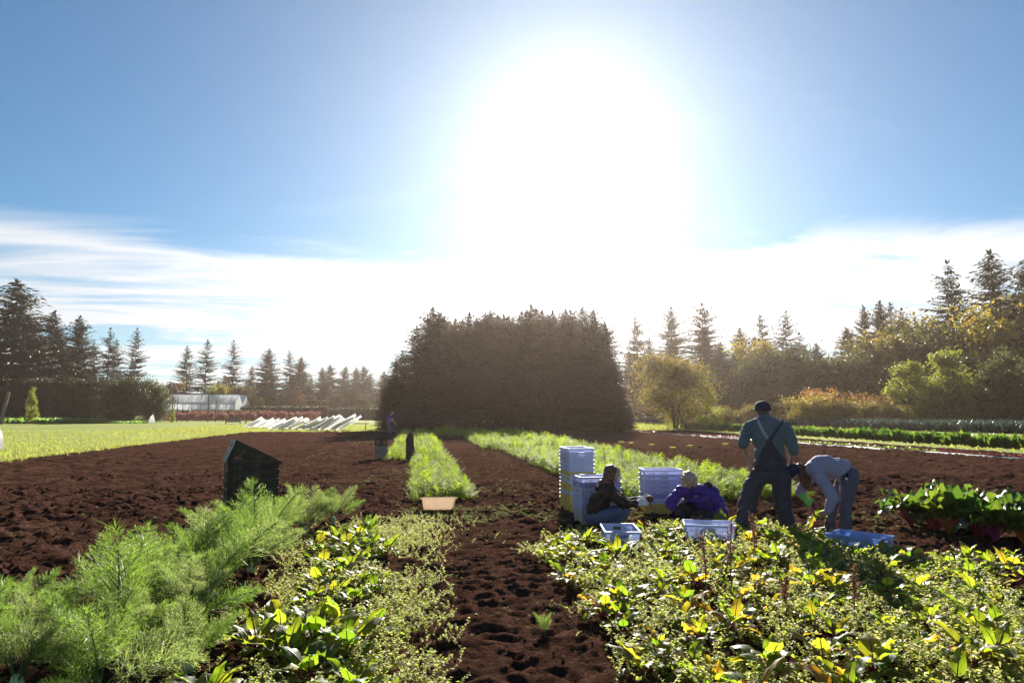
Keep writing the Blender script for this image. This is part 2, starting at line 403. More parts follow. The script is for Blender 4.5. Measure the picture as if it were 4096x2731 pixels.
FIR = [conifer('fir', 20, 14.5, .80, 8, .34, .10, .85, 1.0, 100+i, M_FIR, .78, .45) for i in range(3)]
FIRD = [conifer('fir', 20, 14.5, .52, 9, .38, .04, .95, 1.15, 110+i, M_FIR, .72, .35) for i in range(3)]
CEDAR = [conifer('cedar', 20, 13.5, .5, 7, .55, .03, .8, 1.0, 120+i, M_FIR, .62, .55) for i in range(2)]
NTH = ['first', 'second', 'third', 'fourth', 'fifth', 'sixth', 'seventh', 'eighth', 'ninth', 'tenth', 'eleventh', 'twelfth', 'thirteenth', 'fourteenth', 'fifteenth', 'sixteenth', 'seventeenth', 'eighteenth', 'nineteenth', 'twentieth', 'twenty-first', 'twenty-second']
LEFT = [(-76.1, 140.5, 26.2, 1, 1.25), (-84.7, 164.1, 21.9, 1, 1.1), (-73.2, 147.2, 21.4, 1, 1.15), (-78.4, 163.2, 20, 1, 1.1), (-69.1, 151.7, 21.1, 1, 1.0), (-70.2, 162.1, 16.6, 0, 1.0), (-63.3, 150.9, 18.6, 0, 1.05), (-65.7, 161.4, 17.2, 0, 1.0), (-57.3, 150.1, 18.6, 0, .95)]
for i, (x, y, h, kd, w) in enumerate(LEFT):
    ms = (FIR, FIRD)[kd][i % 3]
    plant_tree('fir_tree', ms, (x, y, -.15), (h/20*w, h/20*w, h/20), i*1.9, 'dark fir tree, %s from the left behind the long dark hedge' % NTH[i], group='firs behind the long hedge')
MID = [(-62, 196.4, 19.3, 2), (-55.2, 190.4, 20.4, 0), (-48.4, 189.5, 20.2, 0), (-51.4, 220.3, 15.8, 2), (-39.3, 188.2, 18.1, 1), (-34.3, 192.6, 18, 0), (-31.1, 192.1, 16.2, 1), (-27.2, 207.3, 14.5, 1), (-23.9, 196.2, 14.6, 1), (-20.6, 200.9, 14.4, 1), (-17.2, 200.4, 14, 1), (-13.6, 194.8, 14.2, 1), (-9.6, 199.4, 13.1, 1)]
for i, (x, y, h, kd) in enumerate(MID):
    ms = FIR[i % 3] if kd == 0 else FIRD[i % 3] if kd == 1 else CEDAR[i % 2]
    w = (1.0, 1.3, .8)[kd]
    plant_tree('fir_tree', ms, (x, y, -.15), (h/20*w, h/20*w, h/20), i*2.3+.7, 'distant fir tree, %s from the left in the row beyond the greenhouse and clipped hedge' % NTH[i], group='firs beyond the greenhouse')
RIGHT = [(39.3, 116.3, 18.2, 2, .62), (44.4, 125.7, 15.6, 2, .8), (47.4, 121.7, 15.2, 2, .8), (44.3, 113.6, 19.7, 2, .82), (49.5, 112.9, 20.4, 2, .85), (53.6, 120.1, 16.5, 1, .75), (57.8, 123.7, 14.7, 1, .8), (59.4, 119.6, 15.6, 1, .8), (59.9, 121.6, 17.3, 1, .75), (63.1, 120.2, 15.6, 1, .8), (61.2, 113.3, 18.5, 0, .95), (63.9, 110.9, 18.9, 0, .9), (68.4, 114.3, 15.6, 0, 1.0), (79.4, 115.8, 16.8, 0, .8), (78.6, 110.8, 20.2, 1, .6), (81.4, 109.4, 20.8, 1, .62), (85.7, 111.9, 21, 0, .75), (88.2, 113.5, 20.3, 0, .75), (86, 101.7, 26.4, 0, .85), (94.6, 106.6, 23.4, 0, .9), (91.7, 96.8, 26.9, 1, .85), (97, 96.3, 26.3, 1, .9)]
RIGHT = [(a, b, c, d, e*1.25) for (a, b, c, d, e) in RIGHT]
for i, (x, y, h, kd, w) in enumerate(RIGHT):
    ms = (FIR, FIRD, CEDAR)[kd][i % (3, 3, 2)[kd]]
    plant_tree('fir_tree', ms, (x, y, -.15), (h/20*w, h/20*w, h/20), i*1.3+.2, 'tall conifer, %s from the left above the wood on the right of the field' % NTH[i], group='conifers above the wood on the right')

for i in range(16):
    x, y = 41+i*3.4+U(-1, 1), 128-i*1.1+U(-3, 3); h = U(11, 15)+(i > 9)*3
    plant_tree('fir_tree', FIRD[i % 3], (x, y, -.15), (h/20*1.1, h/20*1.1, h/20), i*1.7, 'lower dark conifer closing the gaps between the tall ones above the wood', group='lower conifers above the wood')
for i in range(12):
    x, y = -60+i*4.6+U(-1, 1), 214+U(-4, 4); h = U(10, 13.5)
    plant_tree('fir_tree', FIRD[(i+1) % 3], (x, y, -.15), (h/20*1.3, h/20*1.3, h/20), i*1.7, 'lower distant fir closing the gaps in the row beyond the greenhouse', group='lower firs beyond the greenhouse')
# the dense spruce grove in the middle of the field
SPR = [conifer('spruce', 10, 4.8, .24, 8, .30, .0, .44, 1.0, 140+i, M_SPRUCE, .52, .30) for i in range(4)]
k = 0
for row in range(5):
    for j in range(13):
        u = (j + (.5 if row % 2 else 0))/12.5
        e = min(u, 1-u); fr_ = min(row, 4-row)
        x = -.3 + 17.2*min(u, 1.0) + row*.5 + U(-.35, .35); y = 64.8 - 4.8*u + row*2.3 + U(-.4, .4)
        h = 10.7*min(1, .84 + 2.2*e + .12*fr_) + U(-.6, .7)
        if fr_ == 2 and e < .15: h = 8.3 + U(-.6, .6)
        if row == 2 and j in (5, 8): h += .8
        k += 1
        plant_tree('spruce_tree', SPR[(k*7) % 4], (x, y, -.12), (h/10*U(1.0, 1.25),)*2 + (h/10,), U(0, 6.28), 'dark spruce packed among the others in the dense grove mid field', group='spruces of the dense grove')

for (x, y, h) in [(-1.9, 65.6, 6.4), (-2.6, 67.2, 4.6), (-1.4, 68.5, 7.6), (-2.9, 66.3, 2.6), (17.6, 59.6, 6.0), (18.3, 60.6, 4.0), (18.2, 62.6, 7.0), (19.2, 60.2, 2.4)]:
    k += 1; plant_tree('spruce_tree', SPR[k % 4], (x, y, -.12), (h/10*1.35,)*2 + (h/10,), U(0, 6.28), 'dark spruce packed among the others in the dense grove mid field', group='spruces of the dense grove')
# broadleaved trees
LEAF_V = np.array([(0, 0, 0), (.34, .42, .06), (0, 1, -.06), (-.34, .42, .06)])
LEAF_F = np.array([(0, 1, 2), (0, 2, 3)])
def broadleaf(name, H, W, clear, nclump, nleaf, size, seed, stems=1, topgrow=1.0, clump=.16):
    r = np.random.default_rng(seed); tr = MB(); C = []
    for s_ in range(stems):
        a0 = r.uniform(0, 6.28); lean = (.18 if stems > 1 else .05)*H
        top = np.array([np.cos(a0)*lean, np.sin(a0)*lean, H*.86])
        mid = top*.45 + r.normal(0, .02*H, 3)*[1, 1, .3]
        base = np.array([np.cos(a0), np.sin(a0), 0])*(.02*H if stems > 1 else 0)
        tr.add(*tube([base, mid*.5+base*.5, mid, top*.75+mid*.25, top], np.array([.022, .019, .014, .008, .003])*H/(stems**.4), 7), 0)
        nb = 9//stems + 4
        for b in range(nb):
            t = r.uniform(clear, .85); p0 = (mid*(t/.5) if t < .5 else mid + (top-mid)*((t-.5)/.4))
            a = r.uniform(0, 6.28); L = W*.5*r.uniform(.5, .95)*(1.1-t*.6)
            p1 = p0 + np.array([np.cos(a)*L*.55, np.sin(a)*L*.55, L*r.uniform(.25, .6)])
            p2 = p0 + np.array([np.cos(a)*L, np.sin(a)*L, L*r.uniform(.4, .9)])
            tr.add(*tube([p0, p1, p2], np.array([.009, .006, .002])*H, 5, False), 0)
            for q in (.5, .8, 1.0): C.append((p1 if q < .6 else p1+(p2-p1)*(q-.5)*2))
    C = list(C)
    while len(C) < nclump:
        d = r.normal(0, 1, 3); d /= np.linalg.norm(d); rr = r.uniform(.55, 1.0)
        z = H*(clear + (1-clear)*(.5+.5*d[2]*rr))
        wz = 1 - .45*max(0, (z/H-.55)/.45)**1.5*topgrow
        if topgrow > 1.5:                                  # slender trees carry leaves down to the grass
            z = H*(.03+.93*r.random()); q = W*.5*(1-(z/H)**2.2)*(.7+.3*min(1, z/H/.2))*rr; a = math.atan2(d[1], d[0]); C.append(np.array([math.cos(a)*q, math.sin(a)*q, z])); continue
        C.append(np.array([d[0]*rr*W*.5*wz, d[1]*rr*W*.5*wz, z]))
    C = np.array(C[:nclump] if len(C) > nclump else C)
    per = nleaf//len(C); rad = r.uniform(.6, 1.5, len(C))*W*clump
    P = np.repeat(C, per, 0) + r.normal(0, 1, (len(C)*per, 3))*np.repeat(rad, per)[:, None]*[.55, .55, .42]
    P = P[P[:, 2] > .03*H]
    D = r.normal(0, 1, P.shape)*[1, 1, .8] + [0, 0, -.35]
    S = size*r.uniform(.6, 1.3, len(P))
    cr = MB(); cr.add(*scatter(LEAF_V, LEAF_F, rot_frames(D, r.uniform(0, 6.28, len(P))), P, S))
    return tr.mesh(name+'_trunk', M_BARK), cr.mesh(name+'_crown', M_OLIVE)
BL = [broadleaf('broadleaf', 10, 8.5, .14, 60, 7000, .36, 200+i) for i in range(3)]
TALL = [broadleaf('slender', 10, 6.4, .0, 75, 9000, .28, 210+i, topgrow=1.9, clump=.13) for i in range(3)]
SHRUB = [broadleaf('shrub', 3, 4.2, .02, 46, 3600, .20, 220+i, 3, .6, .17) for i in range(3)]
WILLOW = broadleaf('willow', 7, 7.4, .16, 120, 14000, .20, 230, 4, .5, .14)
plant_tree('willow_tree', WILLOW, (24.7, 63.2, -.1), (1.08, 1.08, 1.02), .4, 'wide golden green willow with several stems beside the field', crown_mat=M_GOLD)
plant_tree('young_tree', TALL[0], (29.4, 66.9, -.1), (.5, .5, .44), 1, 'small yellow green tree just behind the golden willow', crown_mat=M_YELG)
plant_tree('young_tree', SHRUB[1], (27.6, 69, -.1), (.9, .9, 1.25), 2, 'low golden shrub at the foot of the golden willow', 'shrub', crown_mat=M_GOLD)
for i, (x, y, h, m_, lab) in enumerate([(61.7, 78.7, 8.5, M_YELG, 'bright yellow green slender tree, first of the row behind the leek bed'), (65.4, 76.1, 9.5, M_YELG, 'tall yellow green slender tree, second of the row behind the leek bed'), (68.4, 71.7, 9.0, M_OLIVE, 'olive slender tree with a dark trunk, third of the row behind the leek bed'), (67.6, 82.9, 8.1, M_OLIVE, 'dull slender tree between the first two yellow green ones'), (71.7, 80.3, 9.1, M_OLIVE, 'olive slender tree behind the dark trunked one'), (74.4, 75, 8.2, M_OLIVE2, 'dull green slender tree at the right edge of the picture')]):
    plant_tree('slender_tree', TALL[i % 3], (x, y, -.1), (h/10*1.05, h/10*1.05, h/10), i*1.7, lab, crown_mat=m_)
WOOD = [(44.5, 95.3, 7.8, 2), (50.2, 98.6, 10.4, 2), (54.1, 98, 11.4, 2), (58.1, 97.5, 11.1, 2), (61.9, 99, 10.2, 0), (64, 96.6, 10.6, 0), (67.6, 96.1, 11.7, 0), (70.5, 94.7, 13.6, 1), (74, 93.2, 14.6, 0), (78.4, 94.6, 13.1, 0), (80.8, 92.2, 14.6, 0), (82.5, 90, 17.2, 3), (86.8, 89.4, 14.9, 0), (86.5, 85.6, 12.5, 4), (55.8, 105.9, 13.6, 3), (79.5, 100.6, 17.6, 1), (91, 92, 19, 3), (47, 104, 9.5, 2), (40.5, 101, 6.5, 2)]
WM = [M_OLIVE, M_GOLD, M_OLIVE2, M_YEL, M_ORANGE]
WNAME = ['olive green', 'golden brown', 'dull green', 'yellowing', 'orange']
WOOD.sort(key=lambda t: t[0]/t[1])
for i, (x, y, h, m_) in enumerate(WOOD):
    plant_tree('woodland_tree', BL[i % 3], (x, y, -.15), (h/10*.95, h/10*.95, h/10), i*2.1, '%s broadleaved tree, %s from the left in the wood below the conifers' % (WNAME[m_], NTH[i]), group='broadleaved trees of the wood', crown_mat=WM[m_])
SH = [(37.3, 76, 1.9, 2), (38.6, 74.8, 2.4, 0), (40.9, 75.5, 2.6, 0), (43.5, 73.1, 3.1, 1), (45.3, 72.8, 3.3, 1), (47.9, 73.5, 2.9, 1), (48.9, 72.4, 2.6, 0), (51.4, 73, 2.8, 0), (54.3, 73.6, 2.1, 2), (48.4, 76.5, 4.1, 3), (54.7, 76.6, 3.6, 3), (33.8, 72.4, 2.2, 2), (32, 70.6, 2, 2), (57, 74.5, 2.3, 2), (36, 80, 2.4, 0)]
SH.sort(key=lambda t: t[0]/t[1]); SM = [M_GOLD, M_YEL, M_GOLD, M_ORANGE]; SN = ['golden', 'yellow', 'brownish', 'orange']
for i, (x, y, h, m_) in enumerate(SH):
    plant_tree('autumn_shrub', SHRUB[i % 3], (x, y, -.12), (h/3*.95, h/3*.95, h/3), i*1.1, '%s autumn shrub, %s from the left in the shrub belt before the wood' % (SN[m_], NTH[i]), 'shrub', 'autumn shrubs before the wood', SM[m_])
plant_tree('red_tree', SHRUB[0], (36.7, 116.7, -.1), (1.6, 1.6, 1.6), 1, 'pinkish red tree in the gap beside the grove', crown_mat=M_RED)
plant_tree('red_tree', SHRUB[2], (33.5, 112, -.1), (1.2, 1.2, 1.1), 1, 'low brownish shrub below the pinkish red tree', 'shrub', crown_mat=M_GOLD)
YT = [(-49.6, 176.4, 8.6, 'round yellow tree behind the greenhouse, leftmost of its clump'), (-47, 176, 8.4, 'second round yellow tree of the clump behind the greenhouse'), (-44.2, 175.7, 8, 'third round yellow tree of the clump behind the greenhouse'), (-41.8, 175.4, 7.6, 'fourth round yellow tree, just right of the greenhouse ridge end'), (-39.6, 174.2, 6.2, 'yellow bush standing right of the greenhouse gables'), (-37.4, 173.9, 5.2, 'lowest yellow bush at the end of the greenhouse clump')]
for i, (x, y, h, lab) in enumerate(YT):
    plant_tree('yellow_tree', BL[i % 3], (x, y, -.15), (h/10*.62, h/10*.62, h/10), i*1.2, lab, group='yellow trees behind the greenhouse', crown_mat=M_YEL if i else M_YELG)
plant_tree('grey_tree', TALL[1], (-35.2, 176, -.1), (.45, .45, .42), 0, 'grey green bush between the yellow clump and the firs', crown_mat=M_OLIVE)
plant_tree('rusty_tree', BL[1], (-58.5, 175.6, -.1), (.75, .75, .9), 0, 'rusty brown tree behind the left end of the greenhouse', crown_mat=M_ORANGE)
plant_tree('orange_tree', BL[0], (-79.5, 143.5, -.1), (.8, .8, .95), 2, 'orange leaved tree above the hedge at the left picture edge', crown_mat=M_ORANGE)
for i, (x, y, h, m_) in enumerate([(-30, 183, 5.5, 4), (-25, 184, 5, 1), (-20, 183, 6.5, 2), (-14, 182, 6, 2), (-8.5, 180, 5.5, 1), (-33, 186, 8, 4), (-66, 184, 8, 2), (-45, 188, 8.5, 1), (-53, 200, 9, 2)]):
    plant_tree('understorey_tree', BL[i % 3], (x, y, -.15), (h/10*1.1, h/10*1.1, h/10), i, '%s broadleaved bush low among the distant firs' % WNAME[m_], group='bushes low among the distant firs', crown_mat=WM[m_])

# ------------------------------------------------------------------ hedges and bushes of the left side
def foliage_shell(path, w, h, size, dens, seed, rough=.25):
    """leaf cards on a clipped hedge that runs along path"""
    r = np.random.default_rng(seed); P = []; D = []
    path = np.array(path, float)
    for a, b in zip(path[:-1], path[1:]):
        L = np.linalg.norm(b-a); t = (b-a)/L; nrm_ = np.array([-t[1], t[0]])
        n = int(L*(2*h+w)*dens); u = r.uniform(0, L, n); v = r.uniform(0, 2*h+w, n)
        off = np.where(v < h, -w/2, np.where(v < h+w, v-h-w/2, w/2)); z = np.where(v < h, v, np.where(v < h+w, h, 2*h+w-v))
        bul = rough*(fbm(u*.35+seed, z*.5, 3, seed)-.44)*2
        off = off*(1 + bul*.5 - .25*np.clip(z/h-.8, 0, 1)); z = z*(1+bul*.30)
        P.append(np.stack([a[0]+t[0]*u+nrm_[0]*off, a[1]+t[1]*u+nrm_[1]*off, z], 1)); 
        o = np.stack([nrm_[0]*np.sign(off), nrm_[1]*np.sign(off), np.full(n, .5)], 1); D.append(o + r.normal(0, .8, o.shape))
    P = np.concatenate(P); D = np.concatenate(D)
    P += r.normal(0, .06, P.shape)
    return scatter(LEAF_V, LEAF_F, rot_frames(D, r.uniform(0, 6.28, len(P))), P, size*r.uniform(.6, 1.4, len(P)))
def hedge(name, path, w, h, size, dens, seed, label, m_, rough=.25):
    t = empty(name, (path[0][0], path[0][1], 0)); o = np.array(path[0])
    pp = [np.array(q)-o for q in path]
    b = MB(); b.add(*foliage_shell(pp, w, h, size, dens, seed, rough)); b.build('foliage', m_, t)
    c = MB()
    for a, d in zip(pp[:-1], pp[1:]):
        L = np.linalg.norm(d-a); ang = math.atan2(*(d-a)[::-1]); V, F = box(-.1, L+.1, -w*.42, w*.42, -.1, h*.93)
        ca, sa = math.cos(ang), math.sin(ang)
        c.add(np.stack([a[0]+V[:, 0]*ca-V[:, 1]*sa, a[1]+V[:, 0]*sa+V[:, 1]*ca, V[:, 2]], 1), F)
    c.build('branches', M_BARK if m_ is not M_HEDGE else M_HEDGE, t)
    return tag(t, label, 'hedge')
hedge('tall_hedge', [(-92, 133), (-63.4, 130.6), (-52, 131.5)], 4.5, 7.1, .34, 22, 1, 'long tall dark green hedge along the lawn at the left', M_HEDGE)
hedge('clipped_hedge', [(-36.5, 152), (-18.6, 150)], 2.2, 2.7, .26, 26, 3, 'clipped straight hedge, the taller stretch beyond the white pipes', M_HEDGE, .06)
hedge('clipped_hedge', [(-18.4, 150), (-2, 148)], 2.2, 2.3, .26, 26, 4, 'clipped straight hedge, the lower stretch that runs up to the grove', M_HEDGE, .06)
hedge('low_hedge', [(-52, 148.8), (-30, 146.2)], 2.0, 1.9, .26, 24, 5, 'low dark hedge in front of the greenhouse', M_HEDGE, .15)
DOME = [broadleaf('dome', 7, 9, .0, 150, 15000, .30, 250+i, 3, .3, .10) for i in range(2)]
plant_tree('round_bush', DOME[0], (-47.2, 121.1, -.3), (1.08, 1.0, 1.03), 0, 'big rounded dark green bush at the end of the long hedge', 'bush', crown_mat=M_HEDGE)
plant_tree('round_bush', DOME[1], (-44.6, 123.8, -.3), (.70, .8, .98), 1, 'olive bush leaning out right of the big rounded bush', 'bush', crown_mat=M_OLIVE2)
plant_tree('sapling', TALL[2], (-55.8, 109.3, -.1), (.26, .26, .52), 0, 'thin yellowish sapling standing in front of the long hedge', crown_mat=M_YELG)
plant_tree('sapling', TALL[0], (-38.9, 117.3, -.1), (.13, .13, .24), 0, 'tiny yellow sapling on the lawn before the berry bushes', crown_mat=M_YELG)
for i in range(26):
    u = i/25; x = -47.5 + 28*u + U(-.3, .3); y = 138.6 - 2*u + U(-.5, .5)
    plant_tree('berry_bush', SHRUB[i % 3], (x, y, -.1), (.42, .42, .52*U(.85, 1.15)), U(0, 6), 'red leaved berry bush in the row before the greenhouse', 'shrub', 'red berry bushes in a row', M_RED)

# ------------------------------------------------------------------ grass and ground cover of the lawns
M_GRASS = leaf('lawn_grass', [(.11, .145, .014), (.16, .185, .018), (.21, .21, .03)], [(.30, .37, .06), (.40, .44, .08), (.48, .46, .14)], .55, .6, .15)
M_DOCK = leaf('broad_weeds', [(.05, .12, .015), (.08, .15, .02)], [(.20, .42, .03), (.3, .5, .04)], .5, .4, .5)
BL_V = np.array([(-.09, 0, 0), (.09, 0, 0), (.06, .12, .6), (.0, .42, 1.0), (-.06, .12, .6)]); BL_F = np.array([(0, 1, 2), (0, 2, 4), (4, 2, 3)])
def grass(mb, pts, h, n=4, w=1.0):
    P = np.repeat(pts, n, 0) + np.concatenate([rng.normal(0, .05, (len(pts)*n, 2)), np.zeros((len(pts)*n, 1))], 1)
    a = rng.uniform(0, 6.28, len(P)); D = np.stack([np.cos(a), np.sin(a), np.zeros(len(P))], 1)
    hh = np.repeat(h, n)*rng.uniform(.6, 1.3, len(P))
    mb.add(*scatter(BL_V, BL_F, rot_frames(D), P, np.stack([hh*w, hh, hh], 1)))
def area(n, x0, x1, y0, y1): return np.stack([rng.uniform(x0, x1, n), rng.uniform(y0, y1, n), np.full(n, -.08)], 1)
lg = MB()
y_ = 20*(70/20)**rng.random(15000); x_ = -13.6 - rng.random(15000)**1.5*(3+y_*.45)
edge_ = -13.75 + .35*(vn(y_*.8, y_*0, 5)-.5)
pp = np.stack([np.minimum(x_, edge_), y_, np.full(15000, -.09)], 1); grass(lg, pp, rng.uniform(.05, .12, 15000)*(1+.6*(x_ > -14.6)), 3, 1.5)
yy = 20*(60/20)**rng.random(2600); grass(lg, np.stack([-13.6 + rng.normal(0, .16, 2600), yy, np.full(2600, -.06)], 1), rng.uniform(.06, .2, 2600), 4, 1.4)
n = 7000; xx = rng.uniform(-26, -3, n); yy = rng.uniform(58.3, 92, n); grass(lg, np.stack([xx, yy, np.full(n, -.09)], 1), rng.uniform(.06, .15, n), 3, 2.0)
n = 6000; yy = rng.uniform(26, 66, n); xx = rng.uniform(26, 42, n); grass(lg, np.stack([xx, yy, np.full(n, -.09)], 1), rng.uniform(.06, .15, n), 3, 2.0)
n = 4500; xx = rng.uniform(17.5, 42, n); yy = rng.uniform(59, 92, n); grass(lg, np.stack([xx, yy, np.full(n, -.09)], 1), rng.uniform(.14, .28, n), 3, 1.8)
tag(lg.build('grass', M_GRASS), 'short bright green grass of the lawns round the field', 'grass', kind='stuff')
wd = MB(); n = 1500; xx = rng.uniform(-62, -41, n); yy = 112 + rng.uniform(-2.5, 2.5, n) + (xx+50)*-.05
grass(wd, np.stack([xx, yy, np.full(n, -.08)], 1), rng.uniform(.35, .8, n)*np.where(xx < -47, 1, .5), 4, 2.0)
tag(wd.build('weed_strip_foliage', M_DOCK), 'bright green broad leaved weeds growing along the foot of the hedge', 'weeds', kind='stuff')
# ------------------------------------------------------------------ crops
M_BEET = leaf('beet_leaf', [(.045, .085, .012), (.06, .10, .014), (.08, .115, .015), (.11, .12, .016), (.17, .11, .018)], [(.30, .50, .02), (.40, .58, .02), (.52, .62, .03), (.64, .60, .03), (.78, .42, .03)], .55, .48, .24, veins=(.16, .05, .02))
M_BEETSTALK = simple('beet_stalk', (.16, .012, .035), (.25, .03, .05), rough=.4)
M_CHARD = leaf('chard_leaf', [(.030, .075, .012), (.045, .095, .014), (.07, .11, .016)], [(.09, .22, .02), (.15, .31, .03), (.32, .42, .03)], .36, .34, .45, veins=(.14, .10, .02))
CH_STALK = [simple('chard_stalk_red', (.22, .012, .02), (.32, .03, .03), rough=.35), simple('chard_stalk_orange', (.45, .13, .015), (.6, .24, .03), rough=.35, translucent=.3), simple('chard_stalk_magenta', (.2, .012, .06), (.3, .03, .1), rough=.35)]
M_CHICK = leaf('chickweed', [(.08, .12, .022), (.12, .155, .03), (.17, .18, .045), (.21, .19, .07)], [(.34, .44, .05), (.47, .55, .09), (.60, .60, .18), (.68, .60, .28)], .58, .5, .25)
M_SEED = leaf('seedling_leaf', [(.06, .085, .02), (.09, .11, .03), (.15, .15, .06)], [(.13, .18, .035), (.19, .22, .06), (.28, .27, .12)], .4, .6, .15)
M_CARROT = leaf('carrot_foliage', [(.055, .10, .014), (.085, .13, .018), (.12, .15, .025)], [(.32, .52, .02), (.44, .60, .03), (.56, .64, .05)], .6, .6, .12)
M_FENNEL = leaf('fennel_foliage', [(.06, .11, .028), (.09, .135, .04), (.13, .165, .07)], [(.22, .40, .04), (.31, .47, .06), (.50, .55, .20)], .5, .45, .40, isl=.35)
M_FSTALK = simple('fennel_stalk', (.08, .14, .03), (.13, .19, .05), rough=.4, translucent=.25)
M_DRY = simple('dry_seed_stalk', (.20, .085, .045), (.32, .16, .09), rough=.8, nscale=30, translucent=.25)
M_STRAW = leaf('dry_grass', [(.13, .075, .028), (.20, .115, .042)], [(.25, .14, .045), (.34, .19, .06)], .35, .8, .05)

def leaf_mesh(name, mats, pet, blade, wid, lean0, lean1, seed, nu=7, curl=.25, wave=.10, petw=.006, tipw=.5):
    """one leaf with its stalk, growing from the origin and bending over towards +Y; UV u across, v along"""
    r = np.random.default_rng(seed); mb = MB(); mb.UV = []
    n1, n2 = 5, 8; t = np.linspace(0, 1, n1+n2); L = pet+blade
    ang = lean0 + (lean1-lean0)*t**1.7; ds = np.where(t < n1/(n1+n2), pet/n1, blade/n2)
    pts = np.zeros((n1+n2, 3))
    for i in range(1, n1+n2):
        pts[i] = pts[i-1] + ds[i]*np.array([0, np.sin(ang[i]), np.cos(ang[i])])
    pts[:, 0] += .03*L*np.sin(t*3 + r.uniform(0, 6))*t
    V, F = tube(pts[:n1+5], np.linspace(petw, petw*.3, n1+5), 5, False); mb.add(V, F, 1); mb.UV.append(np.full((len(V), 2), .5))
    sp = pts[n1-1:]; A = ang[n1-1:]; k = len(sp); v = np.linspace(0, 1, k)
    w = wid*.5*(np.sin(np.pi*np.clip(v, 0, 1)**.62)**.75*(1-.12*v) + .02); w[-1] = .004
    u = np.linspace(-1, 1, nu); ph = r.uniform(0, 6, 4)
    nrm_ = np.stack([np.zeros(k), -np.cos(A), np.sin(A)], 1)
    B = []
    for i in range(k):
        wv = wave*wid*np.abs(u)**1.5*(np.sin(v[i]*13+ph[0]+np.sign(u)*ph[1]) + .6*np.sin(v[i]*23+ph[2]*np.sign(u)))
        off = curl*wid*.5*np.abs(u)**1.4*(1-.3*v[i]) + wv + .015*wid*r.normal(0, 1, nu)
        xx = u*w[i]*(1-.15*curl*np.abs(u))
        B.append(sp[i] + np.stack([xx, 0*u, 0*u], 1) + nrm_[i]*off[:, None])
    B = np.concatenate(B); idx = np.arange(k*nu).reshape(k, nu)
    F = np.stack([idx[:-1, :-1], idx[:-1, 1:], idx[1:, 1:], idx[1:, :-1]], -1).reshape(-1, 4)
    mb.add(B, F, 0); UU, VV = np.meshgrid(u*.5+.5, v); mb.UV.append(np.stack([UU.ravel(), VV.ravel()], 1))
    return mb.mesh(name, mats, True)
BEETL = [leaf_mesh('beet_leaf', [M_BEET, M_BEETSTALK], U(.09, .17), U(.14, .22), U(.08, .14), U(.05, .55), U(.8, 2.3), 300+i, curl=U(-.35, .45), wave=U(.04, .11)) for i in range(18)]
M_BEETG = leaf('beet_leaf_green', [(.045, .095, .012), (.06, .11, .014), (.09, .125, .016), (.13, .13, .018)], [(.26, .46, .02), (.36, .55, .02), (.50, .62, .03), (.62, .58, .03)], .5, .48, .28, veins=(.10, .09, .02))
BEETG = [leaf_mesh('beet_leaf', [M_BEETG, M_BEETSTALK], U(.08, .15), U(.13, .18), U(.085, .12), U(.0, .4), U(.7, 1.9), 330+i, curl=U(-.25, .35), wave=U(.03, .08)) for i in range(10)]
def leafy_plant(name, loc, leaves, n, sc, spread, label, cat, group, part='leaf', rz=None):
    t = empty(name, loc, U(0, 6.28) if rz is None else rz); a = U(0, 6.28)
    for i in range(n):
        o = link(part, random.choice(leaves), t); a += 2.4 + U(-.3, .3)
        q = i/max(n-1, 1)
        o.rotation_euler = (-(q*spread) - U(-.1, .12), U(-.15, .15), a); o.rotation_mode = 'XYZ'
        k = sc*U(.75, 1.2); o.scale = (k, k, k); o.location = (U(-.015, .015), U(-.015, .015), -.01)
    return tag(t, label, cat, group)
def zs(x, y): return float(soil_h(np.array([x]), np.array([y]))[0])

# weedy beet bed in front of the harvesters, narrow beet row by the fennel
def in_patch(x, y):
    """density 0..1 of the weedy bed on the right of the wheel track"""
    left = 1.28 + .12*np.sin(y*2.1) + .10*np.sin(y*5.3+1); right = 4.9 - .35*(y-6.6) + .25*np.sin(y*3)
    right = np.where(y < 6.9, 6.6, np.where(y < 7.6, 5.5, 5.7 - .25*(y-7.6)))
    far = np.where(x < 2.0, 9.0, 9.65)
    return np.clip((x-left)/.25, 0, 1)*np.clip((right-x)/.4, 0, 1)*np.clip((far-y)/.5, 0, 1)
bx_ = []
for y in np.arange(3.7, 9.5, .31):
    for x in np.arange(1.5, 6.6, .37):
        px, py = x+U(-.16, .16), y+U(-.15, .15)
        if U(0, 1) < float(in_patch(np.array(px), np.array(py)))*.80 and not (2.2 < px < 2.85 and 7.75 < py < 9.1) and not (3.3 < px < 4.15 and 7.8 < py < 9) and not (4.8 < px < 5.75 and 7.4 < py < 8.4) and math.hypot(px-4.35, py-8.8) > .25 and math.hypot(px-5.05, py-9.0) > .25 and math.hypot(px-5.5, py-8.5) > .35 and not (2.3 < px < 3.2 and py > 9.1) and not (3.7 < px < 4.6 and py > 9.2):
            bx_.append((px, py))
for (x, y) in bx_:
    leafy_plant('beet_plant', (x, y, zs(x, y)+.03), BEETL + BEETG, random.randint(10, 13), U(.68, 1.0), .9, 'beet plant with yellowing leaves among the weeds before the harvesters', 'plant', 'beet plants in the weedy bed')
nb = 0
